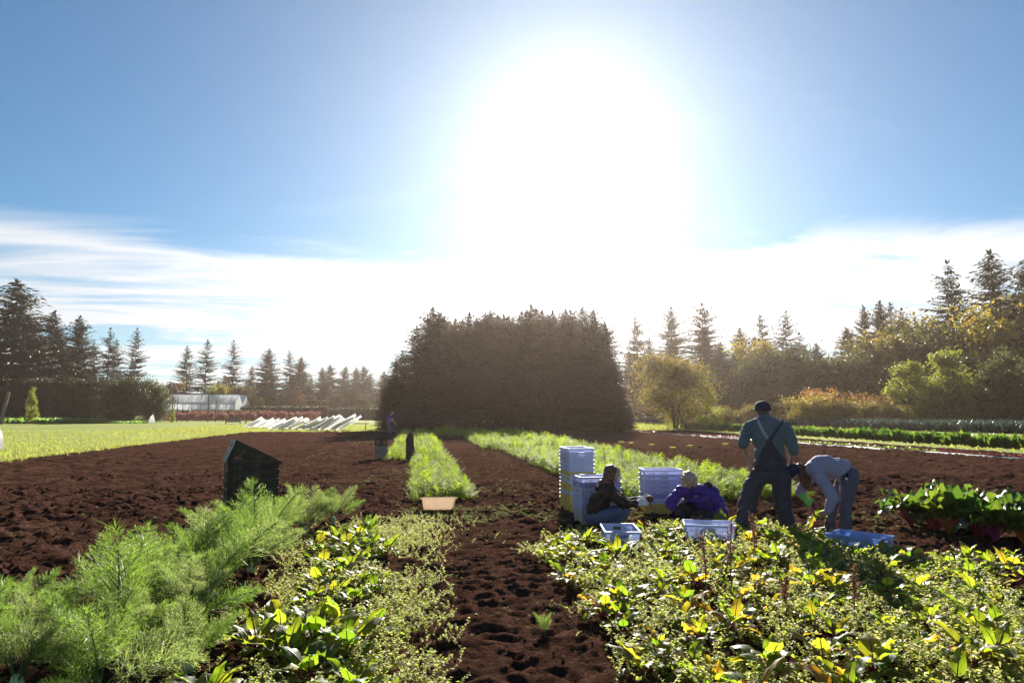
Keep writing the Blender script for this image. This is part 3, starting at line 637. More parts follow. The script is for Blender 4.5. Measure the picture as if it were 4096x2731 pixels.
for (x, y, n, s_) in [(-.62, 4.55, 11, 1.25), (-.82, 4.85, 11, 1.3), (-.45, 4.95, 10, 1.2), (-.7, 5.2, 11, 1.2), (-.95, 5.3, 10, 1.1), (-.55, 5.5, 10, 1.1), (-.72, 6.5, 10, 1.0), (-.5, 6.75, 9, 1.0), (-.9, 6.9, 9, 1.0), (-.66, 7.3, 9, 1.0), (-.75, 8.3, 10, 1.1), (-.5, 8.6, 9, 1.0), (-.95, 8.8, 9, 1.05), (-.7, 9.1, 9, 1.0), (-1.15, 4.25, 8, 1.1), (-.35, 4.3, 9, 1.15), (-.75, 4.1, 9, 1.1), (-1.05, 5.0, 9, .95), (-.3, 5.25, 8, .85), (-.5, 6.1, 9, .9), (-.85, 6.2, 9, .95), (-.35, 6.5, 8, .85), (-.75, 7.0, 9, .9), (-.95, 7.7, 9, .95), (-.55, 7.9, 9, .95), (-.3, 8.3, 8, .85), (-.6, 9.5, 8, .9), (-.95, 9.3, 8, .9), (-1.1, 8.3, 8, .95)]:
    leafy_plant('beet_plant', (x, y, zs(x, y)+.02), BEETG, n+5, s_*1.02, 1.0, 'leafy green beet plant in the narrow row between fennel and wheel track', 'plant', 'beet plants beside the fennel')

# chickweed mats: small leafy sprigs, real leaves
def sprig(seed, n=11, h=.080, s_=.019):
    r = np.random.default_rng(seed); V = []; F = []; k = 0
    bend = r.normal(0, .9, 2)
    for i in range(n):
        t = (i+.6)/n; p = np.array([bend[0]*t*t*h, bend[1]*t*t*h, h*t]); a = i*2.0 + r.uniform(-.5, .5)
        for q in ((0, math.pi) if i % 2 else (0,)):
            d = np.array([[math.cos(a+q), math.sin(a+q), r.uniform(-.2, .7)]])
            W, G = scatter(np.array([(0, 0, 0), (.42, .5, .12), (0, 1.0, 0), (-.42, .5, .12)]), np.array([(0, 1, 2), (0, 2, 3)]), rot_frames(d, r.uniform(-.8, .8, 1)), p[None], np.array([s_*r.uniform(.7, 1.4)]))
            V.append(W); F.append(G+k); k += len(W)
    V.append(np.array([(-.0012, 0, 0), (.0012, 0, 0), (bend[0]*h, bend[1]*h, h)])); F.append(np.array([(k, k+1, k+2)]))
    return np.concatenate(V), np.concatenate(F)
SPR_T = [sprig(400+i) for i in range(5)]
def rosette(seed, n=7):
    r = np.random.default_rng(seed); a = np.arange(n)*6.28/n + r.uniform(-.4, .4, n); D = np.stack([np.cos(a), np.sin(a), r.uniform(.05, .8, n)], 1)
    return scatter(np.array([(0, 0, 0), (.26, .55, .10), (0, 1.0, .02), (-.26, .55, .10)]), np.array([(0, 1, 2), (0, 2, 3)]), rot_frames(D, r.uniform(-.5, .5, n)), np.zeros((n, 3)), r.uniform(.03, .06, n))
ROS_T = [rosette(420+i, 4+i) for i in range(5)]
def mat_of(mb, x, y, hs, lift=None, T=None):
    z = soil_h(x, y) + (0 if lift is None else lift); P = np.stack([x, y, z], 1)
    which = rng.integers(0, 5, len(x))
    for k in range(5):
        m = which == k
        D = np.stack([np.cos(a_ := rng.uniform(0, 6.28, m.sum())), np.sin(a_), rng.normal(0, .25, m.sum())], 1)
        mb.add(*scatter(*(T or SPR_T)[k], rot_frames(D), P[m], hs[m]))
ck = MB()
n = 21000; y = 3.5*(9.2/3.5)**rng.random(n); x = rng.uniform(1.0, 6.6, n)
keep = (rng.random(n) < in_patch(x, y)*(1.9*fbm(x*1.5, y*1.5, 2, 31)-.25)) & (x < 1.2+y*.72)
for (cx0, cy0, dx0, dy0) in ((2.53, 8.42, .30, .38), (3.78, 8.62, .38, .30), (5.32, 7.78, .36, .40)): keep &= ~((np.abs(x-cx0) < dx0) & (np.abs(y-cy0) < dy0))   # not inside the crates
x, y = x[keep], y[keep]; mat_of(ck, x, y, rng.uniform(.6, 1.5, len(x)), .12*(fbm(x*1.6, y*1.6, 2, 41)-.15)*np.clip(in_patch(x, y), 0, 1))
n = 11000; y = 3.7*(10.2/3.7)**rng.random(n); x = -.62 + rng.normal(0, .42, n); keep = (x < .36) & (rng.random(n) < 1.9*fbm(x*2, y*2, 2, 33)-.3); x, y = x[keep], y[keep]
mat_of(ck, x, y, rng.uniform(.5, 1.2, len(x)), .01)
n = 1500; y = rng.uniform(8.6, 11, n); x = -.2+rng.normal(0, .5, n); k2 = rng.random(n) < fbm(x*1.5, y*1.5, 2, 35)*1.1; mat_of(ck, x[k2], y[k2], rng.uniform(.4, 1.0, k2.sum()))
tag(ck.build('chickweed_weeds', M_CHICK), 'pale green chickweed mat between the beet plants', 'weeds', kind='stuff')
# scattered seedlings and trash on the bare soil
sw = MB()
def scat(n, x0, x1, y0, y1, h0, h1, seed, thr=.45):
    x = rng.uniform(x0, x1, n); y = y0*(y1/y0)**rng.random(n); k = fbm(x*.9, y*.5, 3, seed) > thr*.875
    mat_of(sw, x[k], y[k], rng.uniform(h0, h1, k.sum()), None, ROS_T)
scat(700, 0, 1.5, 3.6, 11, .25, .6, 51, .45); scat(1500, -4, .1, 11.5, 24, .35, .9, 52, .52); scat(1500, 1.0, 3.7, 11.5, 36, .35, 1.0, 53, .50)
scat(900, -4.0, -.9, 24, 42, .7, 1.3, 54, .42); scat(700, 5.6, 9.5, 7, 13, .35, .8, 55, .48); scat(500, -6, -2.6, 7, 16, .4, .9, 56, .6)
scat(500, 4, 9, 8.8, 10.5, .4, .9, 57, .44); scat(1200, -.2, 3.6, 10.2, 12.2, .5, 1.1, 58, .44)
tag(sw.build('seedling_weeds', M_SEED), 'small pale weeds sprouting on the bare soil', 'weeds', kind='stuff')
st = MB(); n = 1500
x = np.concatenate([rng.uniform(.05, 1.6, 600), 1.3+rng.normal(0, .15, 500), rng.uniform(6, 9, 400)]); y = np.concatenate([3.6*(10/3.6)**rng.random(600), 3.6*(8/3.6)**rng.random(500), rng.uniform(6, 9.5, 400)])
cl = fbm(x*2.3, y*2.3, 2, 61) > .39; x, y = x[cl], y[cl]
D = np.stack([rng.normal(0, 1, len(x)), rng.normal(0, 1, len(x)), rng.uniform(0, .35, len(x))], 1)
V = np.array([(-.02, 0, 0), (.02, 0, 0), (.015, .6, .08), (0, 1, .02), (-.015, .6, .08)]); st.add(*scatter(V, np.array([(0, 1, 2), (0, 2, 4), (4, 2, 3)]), rot_frames(D), np.stack([x, y, soil_h(x, y)+.008], 1), rng.uniform(.025, .075, len(x))))
tag(st.build('dry_straw_litter', M_STRAW), 'dry straw coloured plant litter on the soil', 'straw', kind='stuff')

# carrot beds: ferny tops, one mass per bed
def frond_t(seed, npin=9, L=1.0, sub=4, w=.02):
    r = np.random.default_rng(seed); V = []; F = []; k = 0
    def rib(p, q, w0):
        nonlocal k
        d = q-p; s_ = np.cross(d, [0, 0, 1.0]); s_ = s_/(np.linalg.norm(s_)+1e-9)*w0
        V.extend([p-s_*1.3, p+s_*1.3, q]); F.append((k, k+1, k+2)); k += 3
    sp = [np.array([0, .42*t**1.8*L, L*(t-.18*t*t)]) for t in np.linspace(0, 1, npin+3)]
    for a, b in zip(sp[:-1], sp[1:]): rib(a, b, w*.45)
    for i in range(3, npin+3):
        t = i/(npin+2); l = L*.30*(math.sin(math.pi*(t*.85+.12))+.1)
        for s_ in (-1, 1):
            d = np.array([s_*.85, .35, .35*r.uniform(-.4, 1.0)]); d /= np.linalg.norm(d); q = sp[i]+d*l*r.uniform(.8, 1.15)
            rib(sp[i], q, w*.35)
            for j in range(sub):
                u = (j+.6)/sub; b0 = sp[i]+(q-sp[i])*u
                for e in (-1, 1):
                    dd = d*.6 + np.array([0, .8*e, .5*r.uniform(-.6, 1)]); rib(b0, b0+dd*l*.34*(1.1-u*.5), w)
    return np.array(V), np.array(F)
CF = [frond_t(500+i) for i in range(4)]; CFAR = [frond_t(510+i, 6, 1.0, 2, .04) for i in range(3)]
def carrot_bed(name, x0, x1, y0, y1, n, h, label, nflower=0):
    mb = MB(); y = y0*(y1/y0)**rng.random(n); x = rng.uniform(x0, x1, n)
    e = np.minimum(np.minimum(x-x0, x1-x), y-y0)
    y = y + .0; e = np.clip(e/.22, .25, 1)
    hh = h*rng.uniform(.7, 1.15, n)*(.55+.45*e)*(.8+.5*fbm(x*1.3, y*1.3, 2, 71)) * (1 + np.clip((y-20)/60, 0, .25))
    lean = rng.normal(0, .35, (n, 2)); D = np.stack([np.cos(a_ := rng.uniform(0, 6.28, n)), np.sin(a_), rng.normal(0, .3, n)], 1)
    P = np.stack([x, y, soil_h(x, y)-.01], 1); far = y > 24
    for T, m in ((CF, ~far), (CFAR, far)):
        w = rng.integers(0, len(T), n)
        for k in range(len(T)):
            q = m & (w == k)
            if q.sum(): mb.add(*scatter(*T[k], rot_frames(D[q]), P[q], hh[q]))
    o = tag(mb.build(name, M_CARROT), label, 'carrots', kind='stuff'); return o
carrot_bed('carrot_foliage', -.10, 1.12, 12.85, 53, 1700, .42, 'feathery green carrot row left of the bare strip, behind the pale tub')
carrot_bed('carrot_foliage', -1.0, -.3, 23.6, 53, 500, .42, 'short feathery carrot row beside the dark bins')
carrot_bed('carrot_foliage', 3.55, 5.2, 11.8, 53, 2100, .46, 'feathery carrot bed behind the blue crate stacks, its nearer half')
carrot_bed('carrot_foliage', 5.45, 7.4, 12.2, 50, 2300, .46, 'feathery carrot bed behind the standing man, its farther half')
carrot_bed('carrot_foliage', 2.9, 3.6, 30, 54, 380, .45, 'feathery carrot strip where the beds meet the grove shadow')
carrot_bed('carrot_foliage', 1.2, 3.0, 44, 56, 420, .5, 'dull green carrot tops in the shadow before the grove')
def umbel(loc, h, label):
    t = empty('carrot_flower', loc, U(0, 6)); b = MB()
    pts = [(0, 0, 0), (.02, .01, h*.5), (U(-.05, .05), U(-.05, .05), h)]; b.add(*tube(pts, [.007, .006, .004], 5, False)); top = np.array(pts[-1])
    for s_ in range(2):
        q = np.array(pts[1]); r_ = q + [U(-.15, .15), U(-.15, .15), U(.2, .34)]; b.add(*tube([q, q*.4+r_*.6+[0, 0, .02], r_], [.005, .004, .003], 4, False)); 
    b.build('stem', M_FSTALK, t); f = MB()
    for i in range(26):
        a = i*2.4; rr = .07*math.sqrt(i/26); e = top + [math.cos(a)*rr, math.sin(a)*rr, .045 - rr*.2]
        f.add(*tube([top-[0, 0, .02], e], [.0015, .0015], 3, False)); W, G = scatter(LEAF_V, LEAF_F, rot_frames(rand_dirs(5, .2, 1), rng.uniform(0, 6, 5)), np.repeat(e[None], 5, 0), np.full(5, .022)); f.add(W, G)
    f.build('flower_head', M_CHICK, t)
    return tag(t, label, 'flower', 'flowering carrots')
for (x, y, h) in [(5.3, 17.4, .85), (5.7, 17.8, .8), (6.0, 17, .8), (6.15, 15.9, .78), (6.9, 16.6, .78), (7.5, 16, .85), (5.1, 18.3, .66), (4.6, 46, 1.0), (5.2, 46.5, 1.0), (5.6, 45, .9)]:
    umbel((x, y, 0), h, 'carrot gone to flower standing tall above the carrot bed')
t = empty('tall_weed', (7.9, 14.9, 0)); b = MB(); b.add(*tube([(0, 0, 0), (.02, 0, .5), (.04, .02, 1.02)], [.008, .006, .003], 5)); b.build('stem', M_FSTALK, t)
W = []
for i in range(22):
    o = link('leaf', BEETL[i % 3], t); o.location = (.03*i/22, 0, .25+.034*i); o.rotation_euler = (-.9, 0, i*2.4); k_ = .55*(1.1-i/30); o.scale = (k_*.6, k_, k_); o.material_slots[0].link = 'OBJECT'; o.material_slots[0].material = M_CARROT
tag(t, 'upright leafy weed taller than the carrots beside the standing man', 'weed')

# fennel
def fennel_mesh(seed, L, npin=11):
    r = np.random.default_rng(seed); mb = MB(); V = []; F = []; k = 0
    def rib(p, q, w0, side=None):
        nonlocal k
        d = q-p; s_ = np.cross(d, r.normal(0, 1, 3)); s_ = s_/(np.linalg.norm(s_)+1e-9)*w0
        V.extend([p-s_, p+s_, q]); F.append((k, k+1, k+2)); k += 3
    t = np.linspace(0, 1, 10); bend = r.uniform(.15, .5)
    sp = np.stack([.05*L*np.sin(t*2+r.uniform(0, 6))*t, bend*L*t**1.9, L*(t-.22*bend*t*t)], 1)
    mb.add(*tube(sp, np.linspace(.0085, .0012, 10), 5, False), 1)
    at_ = lambda u: np.array([np.interp(u, t, sp[:, j]) for j in range(3)])
    for i in range(npin):
        u = .30 + .68*i/npin; p = at_(u); l = L*.34*(1.12-u)*1.5*(.5+.5*min(1, (u-.2)/.2))
        ax = at_(min(1, u+.03))-p; ax /= np.linalg.norm(ax)
        for s_ in (-1, 1):
            az = r.uniform(-.6, .6); sd = np.array([s_*math.cos(az), math.sin(az)*.8, 0]); d = sd*.72 + ax*.72; d /= np.linalg.norm(d)
            q = p + d*l; mb.add(*tube([p, (p+q)/2+ax*l*.04, q], [.0022, .0014, .0006], 3, False), 1)
            m = 9
            for j in range(m):
                v = (j+.7)/m; b0 = p+(q-p)*v; ll = l*.46*(1.08-v*.75)
                for e in (-1, 1):
                    d2 = d*.75 + np.cross(d, ax)*e*.75 + r.normal(0, .22, 3) + ax*.15; d2 /= np.linalg.norm(d2); b1 = b0+d2*ll
                    rib(b0, b1, .0015)
                    for g_ in range(4):
                        b2 = b0+(b1-b0)*(.2+.25*g_); d3 = d2*.8 + r.normal(0, .55, 3); rib(b2, b2+d3*ll*.42, .0016)
    for g_ in range(30):
        b0 = at_(r.uniform(.9, 1)); d = np.array([r.normal(0, .5), r.normal(0, .5)+.3, .9]); rib(b0, b0+d*L*.09, .0016)
    mb.add(np.array(V), np.array(F), 0)
    return mb.mesh('fennel_frond', [M_FENNEL, M_FSTALK])
FEN = [fennel_mesh(600+i, U(.62, .85)) for i in range(6)]
M_BULB = simple('fennel_bulb', (.35, .45, .2), (.5, .58, .32), rough=.4)
def fennel(x, y, n, sc, label):
    t = empty('fennel_plant', (x, y, zs(x, y)), U(0, 6.28)); a = U(0, 6)
    b = MB()
    for i in range(5):
        an = i*1.257; b.add(*tube([(0, 0, 0), (math.cos(an)*.022, math.sin(an)*.022, .05), (math.cos(an)*.018, math.sin(an)*.018, .12)], [.022, .026, .010], 6))
    b.build('bulb', M_BULB, t)
    for i in range(n):
        o = link('frond', random.choice(FEN), t); a += 2.4+U(-.4, .4); q = i/max(n-1, 1)
        o.rotation_euler = (-(.02+.70*q)-U(-.08, .2), U(-.2, .2), a); k_ = sc*U(.7, 1.28); o.scale = (k_, k_, k_); o.location = (0, 0, .05)
    tag(t, label, 'fennel', 'fennel plants in the near row')
FL = [(-1.75, 4.3, 11, .9), (-2.25, 4.45, 11, .85), (-2.75, 4.75, 10, .75), (-1.4, 4.75, 9, .7), (-2.0, 5.05, 12, 1.0), (-2.55, 5.35, 10, .7), (-1.7, 5.6, 11, .95), (-2.95, 5.7, 8, .6), (-2.2, 6.0, 11, 1.0), (-1.75, 6.5, 12, 1.1), (-2.15, 7.0, 10, .75), (-1.65, 7.5, 12, 1.15), (-2.05, 8.1, 10, .95), (-1.75, 8.8, 10, .85), (-2.0, 9.5, 9, .65), (-1.5, 10.0, 10, .85), (-1.15, 10.2, 8, .75)]
for i, (x, y, n, s_) in enumerate(FL): fennel(x, y, n-2, s_*U(.85, 1.08), 'feathery green fennel plant in the near row at the left')

# rainbow chard row at the right, then the far chard row, lettuces and leeks
CHL = [[leaf_mesh('chard_leaf', [M_CHARD, m_], U(.20, .34), U(.17, .26), U(.12, .18), U(.0, .12), U(.5, 2.3), 700+i+10*j, curl=U(-.4, .6), wave=U(.12, .24), petw=.008) for i in range(5)] for j, m_ in enumerate(CH_STALK)]
for i, (x, y, c, lab) in enumerate([(7.15, 9.25, 2, 'leafy chard at the far end of the near chard row, beside the bare soil'), (7.3, 8.95, 0, 'second chard from the bare soil in the near row'), (7.25, 8.62, 1, 'third chard of the near row with orange stalks'), (7.4, 8.3, 0, 'fourth chard of the near row with red stalks'), (7.35, 8.0, 2, 'fifth chard of the near row'), (7.5, 7.72, 1, 'chard with yellow stalks at the right picture edge'), (7.6, 8.5, 2, 'chard growing behind the fourth plant of the near row'), (7.75, 9.2, 0, 'chard growing behind the far end of the near row'), (7.8, 8.0, 0, 'chard behind the yellow stalked one at the picture edge')]):
    leafy_plant('chard_plant', (x, y, zs(x, y)), CHL[c], 26, U(1.35, 1.6), .46, lab, 'chard', 'rainbow chard of the near row')
def chard_far(seed):
    r = np.random.default_rng(seed); mb = MB(); n = 34; a = r.uniform(0, 6.28, n); tl = r.uniform(.1, .8, n)
    D = np.stack([np.cos(a)*tl, np.sin(a)*tl, np.ones(n)], 1); P = np.stack([np.cos(a)*.05, np.sin(a)*.05, r.uniform(.1, .3, n)], 1)
    V = np.array([(0, 0, 0), (.22, .3, .05), (.26, .6, .02), (0, 1, -.14), (-.26, .6, .02), (-.22, .3, .05)]); F = np.array([(0, 1, 2, 5), (5, 2, 4, 4)])[:1]
    F = np.array([(0, 1, 5), (1, 2, 5), (5, 2, 4), (2, 3, 4)]); mb.add(*scatter(V, F, rot_frames(D, r.uniform(0, 6, n)), P, r.uniform(.28, .46, n)))
    return mb.mesh('chard_foliage', M_CHARD)
CFARM = [chard_far(800+i) for i in range(4)]
k = 0
y = 23.0
while y < 62:
    for dx in (0, .55):
        k += 1; o = link('chard_plant', CFARM[k % 4]); o.location = (24.5+.012*(y-23)+dx+U(-.1, .1), y+U(-.1, .1), -.03); o.rotation_euler = (0, 0, U(0, 6)); q = U(.85, 1.25); o.scale = (q, q, q*1.05)
        tag(o, 'glossy chard plant in the far row beside the grass strip', 'chard', 'chard plants in the far row')
    y += .46
M_LETT = [leaf('lettuce_green', [(.12, .2, .02), (.16, .24, .03)], [(.4, .55, .04), (.5, .6, .06)], .45, .4, .5), leaf('lettuce_red', [(.10, .02, .025), (.15, .03, .035)], [(.3, .05, .05), (.4, .08, .06)], .4, .4, .5)]
def lett(seed):
    r = np.random.default_rng(seed); n = 22; a = r.uniform(0, 6.28, n); D = np.stack([np.cos(a), np.sin(a), r.uniform(.2, 1.4, n)], 1); mb = MB()
    V = np.array([(-.12, 0, 0), (.12, 0, 0), (.4, .6, .1), (.0, .95, .0), (-.4, .6, .1)]); mb.add(*scatter(V, np.array([(0, 1, 2), (0, 2, 4), (4, 2, 3)]), rot_frames(D), np.zeros((n, 3)), r.uniform(.12, .2, n))); return mb.mesh('lettuce_leaves', M_LETT[0])
LET = [lett(830+i) for i in range(3)]
y = 20.5; k = 0
while y < 56:
    u = (y-21.5)/35.5; x = 21.1-3.2*u; red = (y < 25.3 or y > 36.5)
    for dx in (0, .3):
        k += 1; o = link('lettuce', LET[k % 3]); o.location = (x+.25+dx, y+U(-.06, .06), .0); o.rotation_euler = (0, 0, U(0, 6)); q = U(.7, 1.15); o.scale = (q, q, q)
        o.material_slots[0].link = 'OBJECT'; o.material_slots[0].material = M_LETT[1 if red else 0]
        tag(o, ('small dark red' if red else 'small bright green') + ' lettuce in the low row along the soil edge', 'lettuce', ('red' if red else 'green') + ' lettuces in the low row')
    y += .42
mu = MB(); ys = np.linspace(20, 57, 120); u = (ys-21.5)/35.5; xc = 21.0-3.2*u + .06*np.sin(ys*1.3)
zz = .03+.02*np.abs(np.sin(ys*2.7)); Vv = np.concatenate([np.stack([xc-.10, ys, zz-.05], 1), np.stack([xc-.02, ys, zz+.03], 1), np.stack([xc+.10, ys, zz-.02], 1)]); i = np.arange(119)
mu.add(Vv, np.concatenate([np.stack([i, i+120, i+121, i+1], 1), np.stack([i+120, i+240, i+241, i+121], 1)]))
tag(mu.build('mulch_film', simple('white_film', (.16, .14, .13), (.42, .40, .38), rough=.5, nscale=3)), 'thin white plastic film along the low lettuce row', 'plastic film')
lk = MB(); n = 6500; u = rng.random(n); ys = 46+32*u; xs_ = 50.6-9.0*u + rng.uniform(-1.6, 1.6, n)
D = np.stack([rng.normal(0, .3, n), rng.normal(0, .3, n), np.ones(n)], 1); V = np.array([(-.055, 0, 0), (.055, 0, 0), (.045, .6, 0), (.0, 1, .12), (-.045, .6, 0)])
lk.add(*scatter(V, np.array([(0, 1, 2), (0, 2, 4), (4, 2, 3)]), rot_frames(D, rng.uniform(0, 6, n)), np.stack([xs_, ys, np.full(n, -.1)], 1), rng.uniform(.75, 1.25, n)))
tag(lk.build('leek_bed_foliage', leaf('leek_leaf', [(.035, .055, .05), (.05, .075, .065)], [(.06, .10, .08), (.09, .13, .1)], .25, .4, .5)), 'dense bed of blue green leeks before the shrubs', 'leeks', kind='stuff')

# dry seed stalks standing in the beet bed
def dock(x, y, h, label):
    t = empty('seed_stalk', (x, y, zs(x, y)), U(0, 6)); b = MB(); p = [(0, 0, 0), (U(-.02, .02), U(-.02, .02), h*.5), (U(-.05, .05), U(-.05, .05), h)]
    b.add(*tube(p, [.006, .005, .003], 5)); b.build('stem', M_DRY, t); f = MB(); n = 150
    u = rng.uniform(.45, 1.0, n); P = np.array([[np.interp(q, [0, .5, 1], [v[j] for v in p]) for j in range(3)] for q in u]) + rng.normal(0, .010, (n, 3))
    f.add(*scatter(LEAF_V, LEAF_F, rot_frames(rand_dirs(n, -.2, 1), rng.uniform(0, 6, n)), P, rng.uniform(.014, .028, n)))
    for s_ in range(4):
        q0 = np.array(p[1])*(.9+.2*s_); q1 = q0 + [U(-.06, .06), U(-.06, .06), U(.08, .16)]; m = 30; uu = rng.random(m)[:, None]
        f.add(*tube([q0, q1], [.003, .002], 4)); f.add(*scatter(LEAF_V, LEAF_F, rot_frames(rand_dirs(m, -.2, 1)), q0+(q1-q0)*uu+rng.normal(0, .007, (m, 3)), np.full(m, .018)))
    f.build('seed_head', M_DRY, t); tag(t, label, 'weed', 'dry seed stalks in the weedy bed')
dock(2.42, 5.6, .62, 'tall reddish dry seed stalk, leftmost of the pair mid bed'); dock(2.72, 5.75, .70, 'tallest reddish dry seed stalk of the pair mid bed'); dock(3.35, 5.0, .52, 'dry brown seed stalk standing right of the tall pair'); dock(3.5, 6.9, .55, 'thin dry seed stalk in front of the standing man'); dock(2.95, 5.3, .35, 'short dry seed stalk low between the taller ones')
t = empty('small_fennel', (.98, 5.25, zs(.98, 5.25)))
for i in range(5):
    o = link('frond', FEN[i % 6], t); o.rotation_euler = (-.1, 0, i*1.26); o.scale = (.2, .2, .26)
tag(t, 'single small feathery seedling standing on the bare wheel track', 'fennel')
# ------------------------------------------------------------------ harvest crates
def plastic(name, c, tr=.0, rough=.45):
    m = simple(name, tuple(v*.9 for v in c), c, rough=rough, nscale=7, spec=.4, translucent=tr, bstr=.05)
    nt = m.node_tree; rp = [n for n in nt.nodes if n.type == 'VALTORGB'][0]; f = noise(nt, 9, 8, .75, dist=.6)      # dried mud smears and scuffs
    d = ramp(nt, f, [(.54, (0, 0, 0)), (.70, (.75, .75, .75))]); mx = nt.nodes.new('ShaderNodeMix'); mx.data_type = 'RGBA'; mx.inputs[7].default_value = (.16, .11, .08, 1)
    tgt = [l.to_socket for l in rp.outputs[0].links]; nt.links.new(d, mx.inputs[0]); nt.links.new(rp.outputs[0], mx.inputs[6])
    for t_ in tgt: nt.links.new(mx.outputs[2], t_)
    return m
P_BLUE = plastic('pale_blue_plastic', (.68, .74, .96), .30); P_DBLUE = plastic('slate_blue_plastic', (.32, .37, .68), .15); P_YEL = plastic('yellow_plastic', (.78, .62, .14), .25)
P_WHITE = plastic('white_plastic', (.70, .66, .58), .38); P_BLACK = plastic('black_plastic', (.020, .021, .020), 0, .35); P_SKY = plastic('bright_blue_plastic', (.46, .62, .96), .38); P_GREY = plastic('grey_plastic', (.16, .17, .18), 0, .4)
CL, CW, CH, CT = .62, .42, .22, .022
def wall_panel(mb, A, B, taper_in, H, us, vs, holes, th=.006):
    """one crate wall from foot A to foot B (xy), leaning outwards; cells of us x vs, the cells in holes left open"""
    A = np.array(A, float); B = np.array(B, float); t = (B-A)/np.linalg.norm(B-A); nrm_ = np.array([t[1], -t[0]])
    def P(u, v, d):
        e = taper_in*v; a = A - t*e; b = B + t*e; q = a+(b-a)*u + nrm_*(e+d); return (q[0], q[1], H*v)
    for i in range(len(us)-1):
        for j in range(len(vs)-1):
            if (i, j) in holes: continue
            V = [P(us[i+a], vs[j+b], d) for d in (0, -th) for b in (0, 1) for a in (0, 1)]
            F = [(0, 1, 3, 2), (4, 6, 7, 5)]
            for (f, di, dj) in (((0, 4, 5, 1), 0, -1), ((2, 3, 7, 6), 0, 1), ((0, 2, 6, 4), -1, 0), ((1, 5, 7, 3), 1, 0)):
                ii, jj = i+di, j+dj
                if (ii, jj) in holes or not (0 <= ii < len(us)-1 and 0 <= jj < len(vs)-1): F.append(f)
            mb.add(V, np.array(F))
def crate_meshes():
    l, w = CL/2-CT, CW/2-CT; out = {}
    us = [0, .03, .055] + sum([[c-.012, c+.012] for c in (.14, .19, .24, .29, .34, .66, .71, .76, .81, .86)], []) + [.945, .97, 1]
    vs = [0, .10, .42, .72, .78, 1]
    holes = {(i, 1) for i in range(3, 23, 2)} | {(1, 3), (23, 3)}
    m = MB(); wall_panel(m, (-l, -w), (l, -w), CT, CH, us, vs, holes); out['side'] = m
    ue = [0, .12, .15] + sum([[c-.016, c+.016] for c in (.20, .27, .34)], []) + [.385, .615] + sum([[c-.016, c+.016] for c in (.66, .73, .80)], []) + [.85, .88, 1]
    ve = [0, .10, .42, .66, .84, 1]
    he = {(i, 1) for i in (3, 5, 7, 11, 13, 15)} | {(9, 3)}
    m = MB(); wall_panel(m, (-l, w), (-l, -w), CT, CH, ue, ve, he); out['end'] = m
    m = MB(); m.add(*box(-l+.002, l-.002, -w+.002, w-.002, 0, .006)); out['base'] = m
    m = MB(); L, W = CL/2, CW/2; r = .008
    for (a, b, c, d) in ((-L-r, L+r, -W-r, -W+.004), (-L-r, L+r, W-.004, W+r), (-L-r, -L+.004, -W+.004, W-.004), (L-.004, L+r, -W+.004, W-.004)): m.add(*box(a, b, c, d, CH-.024, CH+.004))
    out['rim'] = m; return out
_cm = crate_meshes(); CMESH = {k: v.mesh('crate_'+k, P_BLUE) for k, v in _cm.items()}
def crate(name, loc, rz, m_, label, group=None, sc=(1, 1, 1), tilt=(0, 0), cat='crate'):
    t = empty(name, loc); t.rotation_euler = (tilt[0], tilt[1], rz); t.scale = sc
    for part, key, rot in (('base', 'base', 0), ('side_panel', 'side', 0), ('side_panel', 'side', math.pi), ('end_panel', 'end', 0), ('end_panel', 'end', math.pi), ('rim', 'rim', 0)):
        o = link(part, CMESH[key], t); o.rotation_euler = (0, 0, rot); o.material_slots[0].link = 'OBJECT'; o.material_slots[0].material = m_
    return tag(t, label, cat, group)
CN = {id(P_BLUE): 'pale blue', id(P_DBLUE): 'slate blue', id(P_YEL): 'yellow', id(P_WHITE): 'whitish', id(P_BLACK): 'black', id(P_GREY): 'dark grey'}
def stack(x, y, rz, cols, step, where, sc=(1, 1, 1)):
    z = zs(x, y)-.02; n = len(cols)
    for i in range(n):                                    # cols from the top down
        k = n-1-i; nth = 'topmost' if i == 0 else ('bottom' if k == 0 else NTH[i] + ' from the top')
        crate('crate', (x+U(-.004, .004), y+U(-.004, .004), z+k*step*sc[2]), rz+U(-.012, .012), cols[i], '%s crate, %s in the stack %s' % (CN[id(cols[i])], nth, where), 'crates in the stack ' + where, sc)
B_, D_, Y_, W_ = P_BLUE, P_DBLUE, P_YEL, P_WHITE
stack(2.68, 11.35, R(-13.3+16+90), [B_]*6 + [Y_, B_, B_, Y_, Y_, B_, Y_, Y_], .064, 'farthest behind the dark-haired woman')
stack(2.70, 10.15, R(-14.8+20.5), [B_, D_, B_, B_, B_, B_, W_], .080, 'right behind the dark-haired woman')
stack(4.03, 11.05, R(-20.2+15), [B_, B_, B_, B_, B_, D_, B_, Y_], .078, 'beside the fair-haired worker')
crate('crate', (2.53, 8.42, .015), R(-16.8+7+90), P_BLUE, 'empty pale blue crate on the ground before the dark-haired woman', tilt=(0, 0))
crate('crate', (3.78, 8.62, .015), R(-23+4), P_BLUE, 'pale blue crate on the ground before the fair-haired worker')
crate('crate', (5.32, 7.78, .02), math.atan2(-.62, .40), P_SKY, 'bright blue crate on the ground before the bending worker', None, (1.0, 1.0, .80))
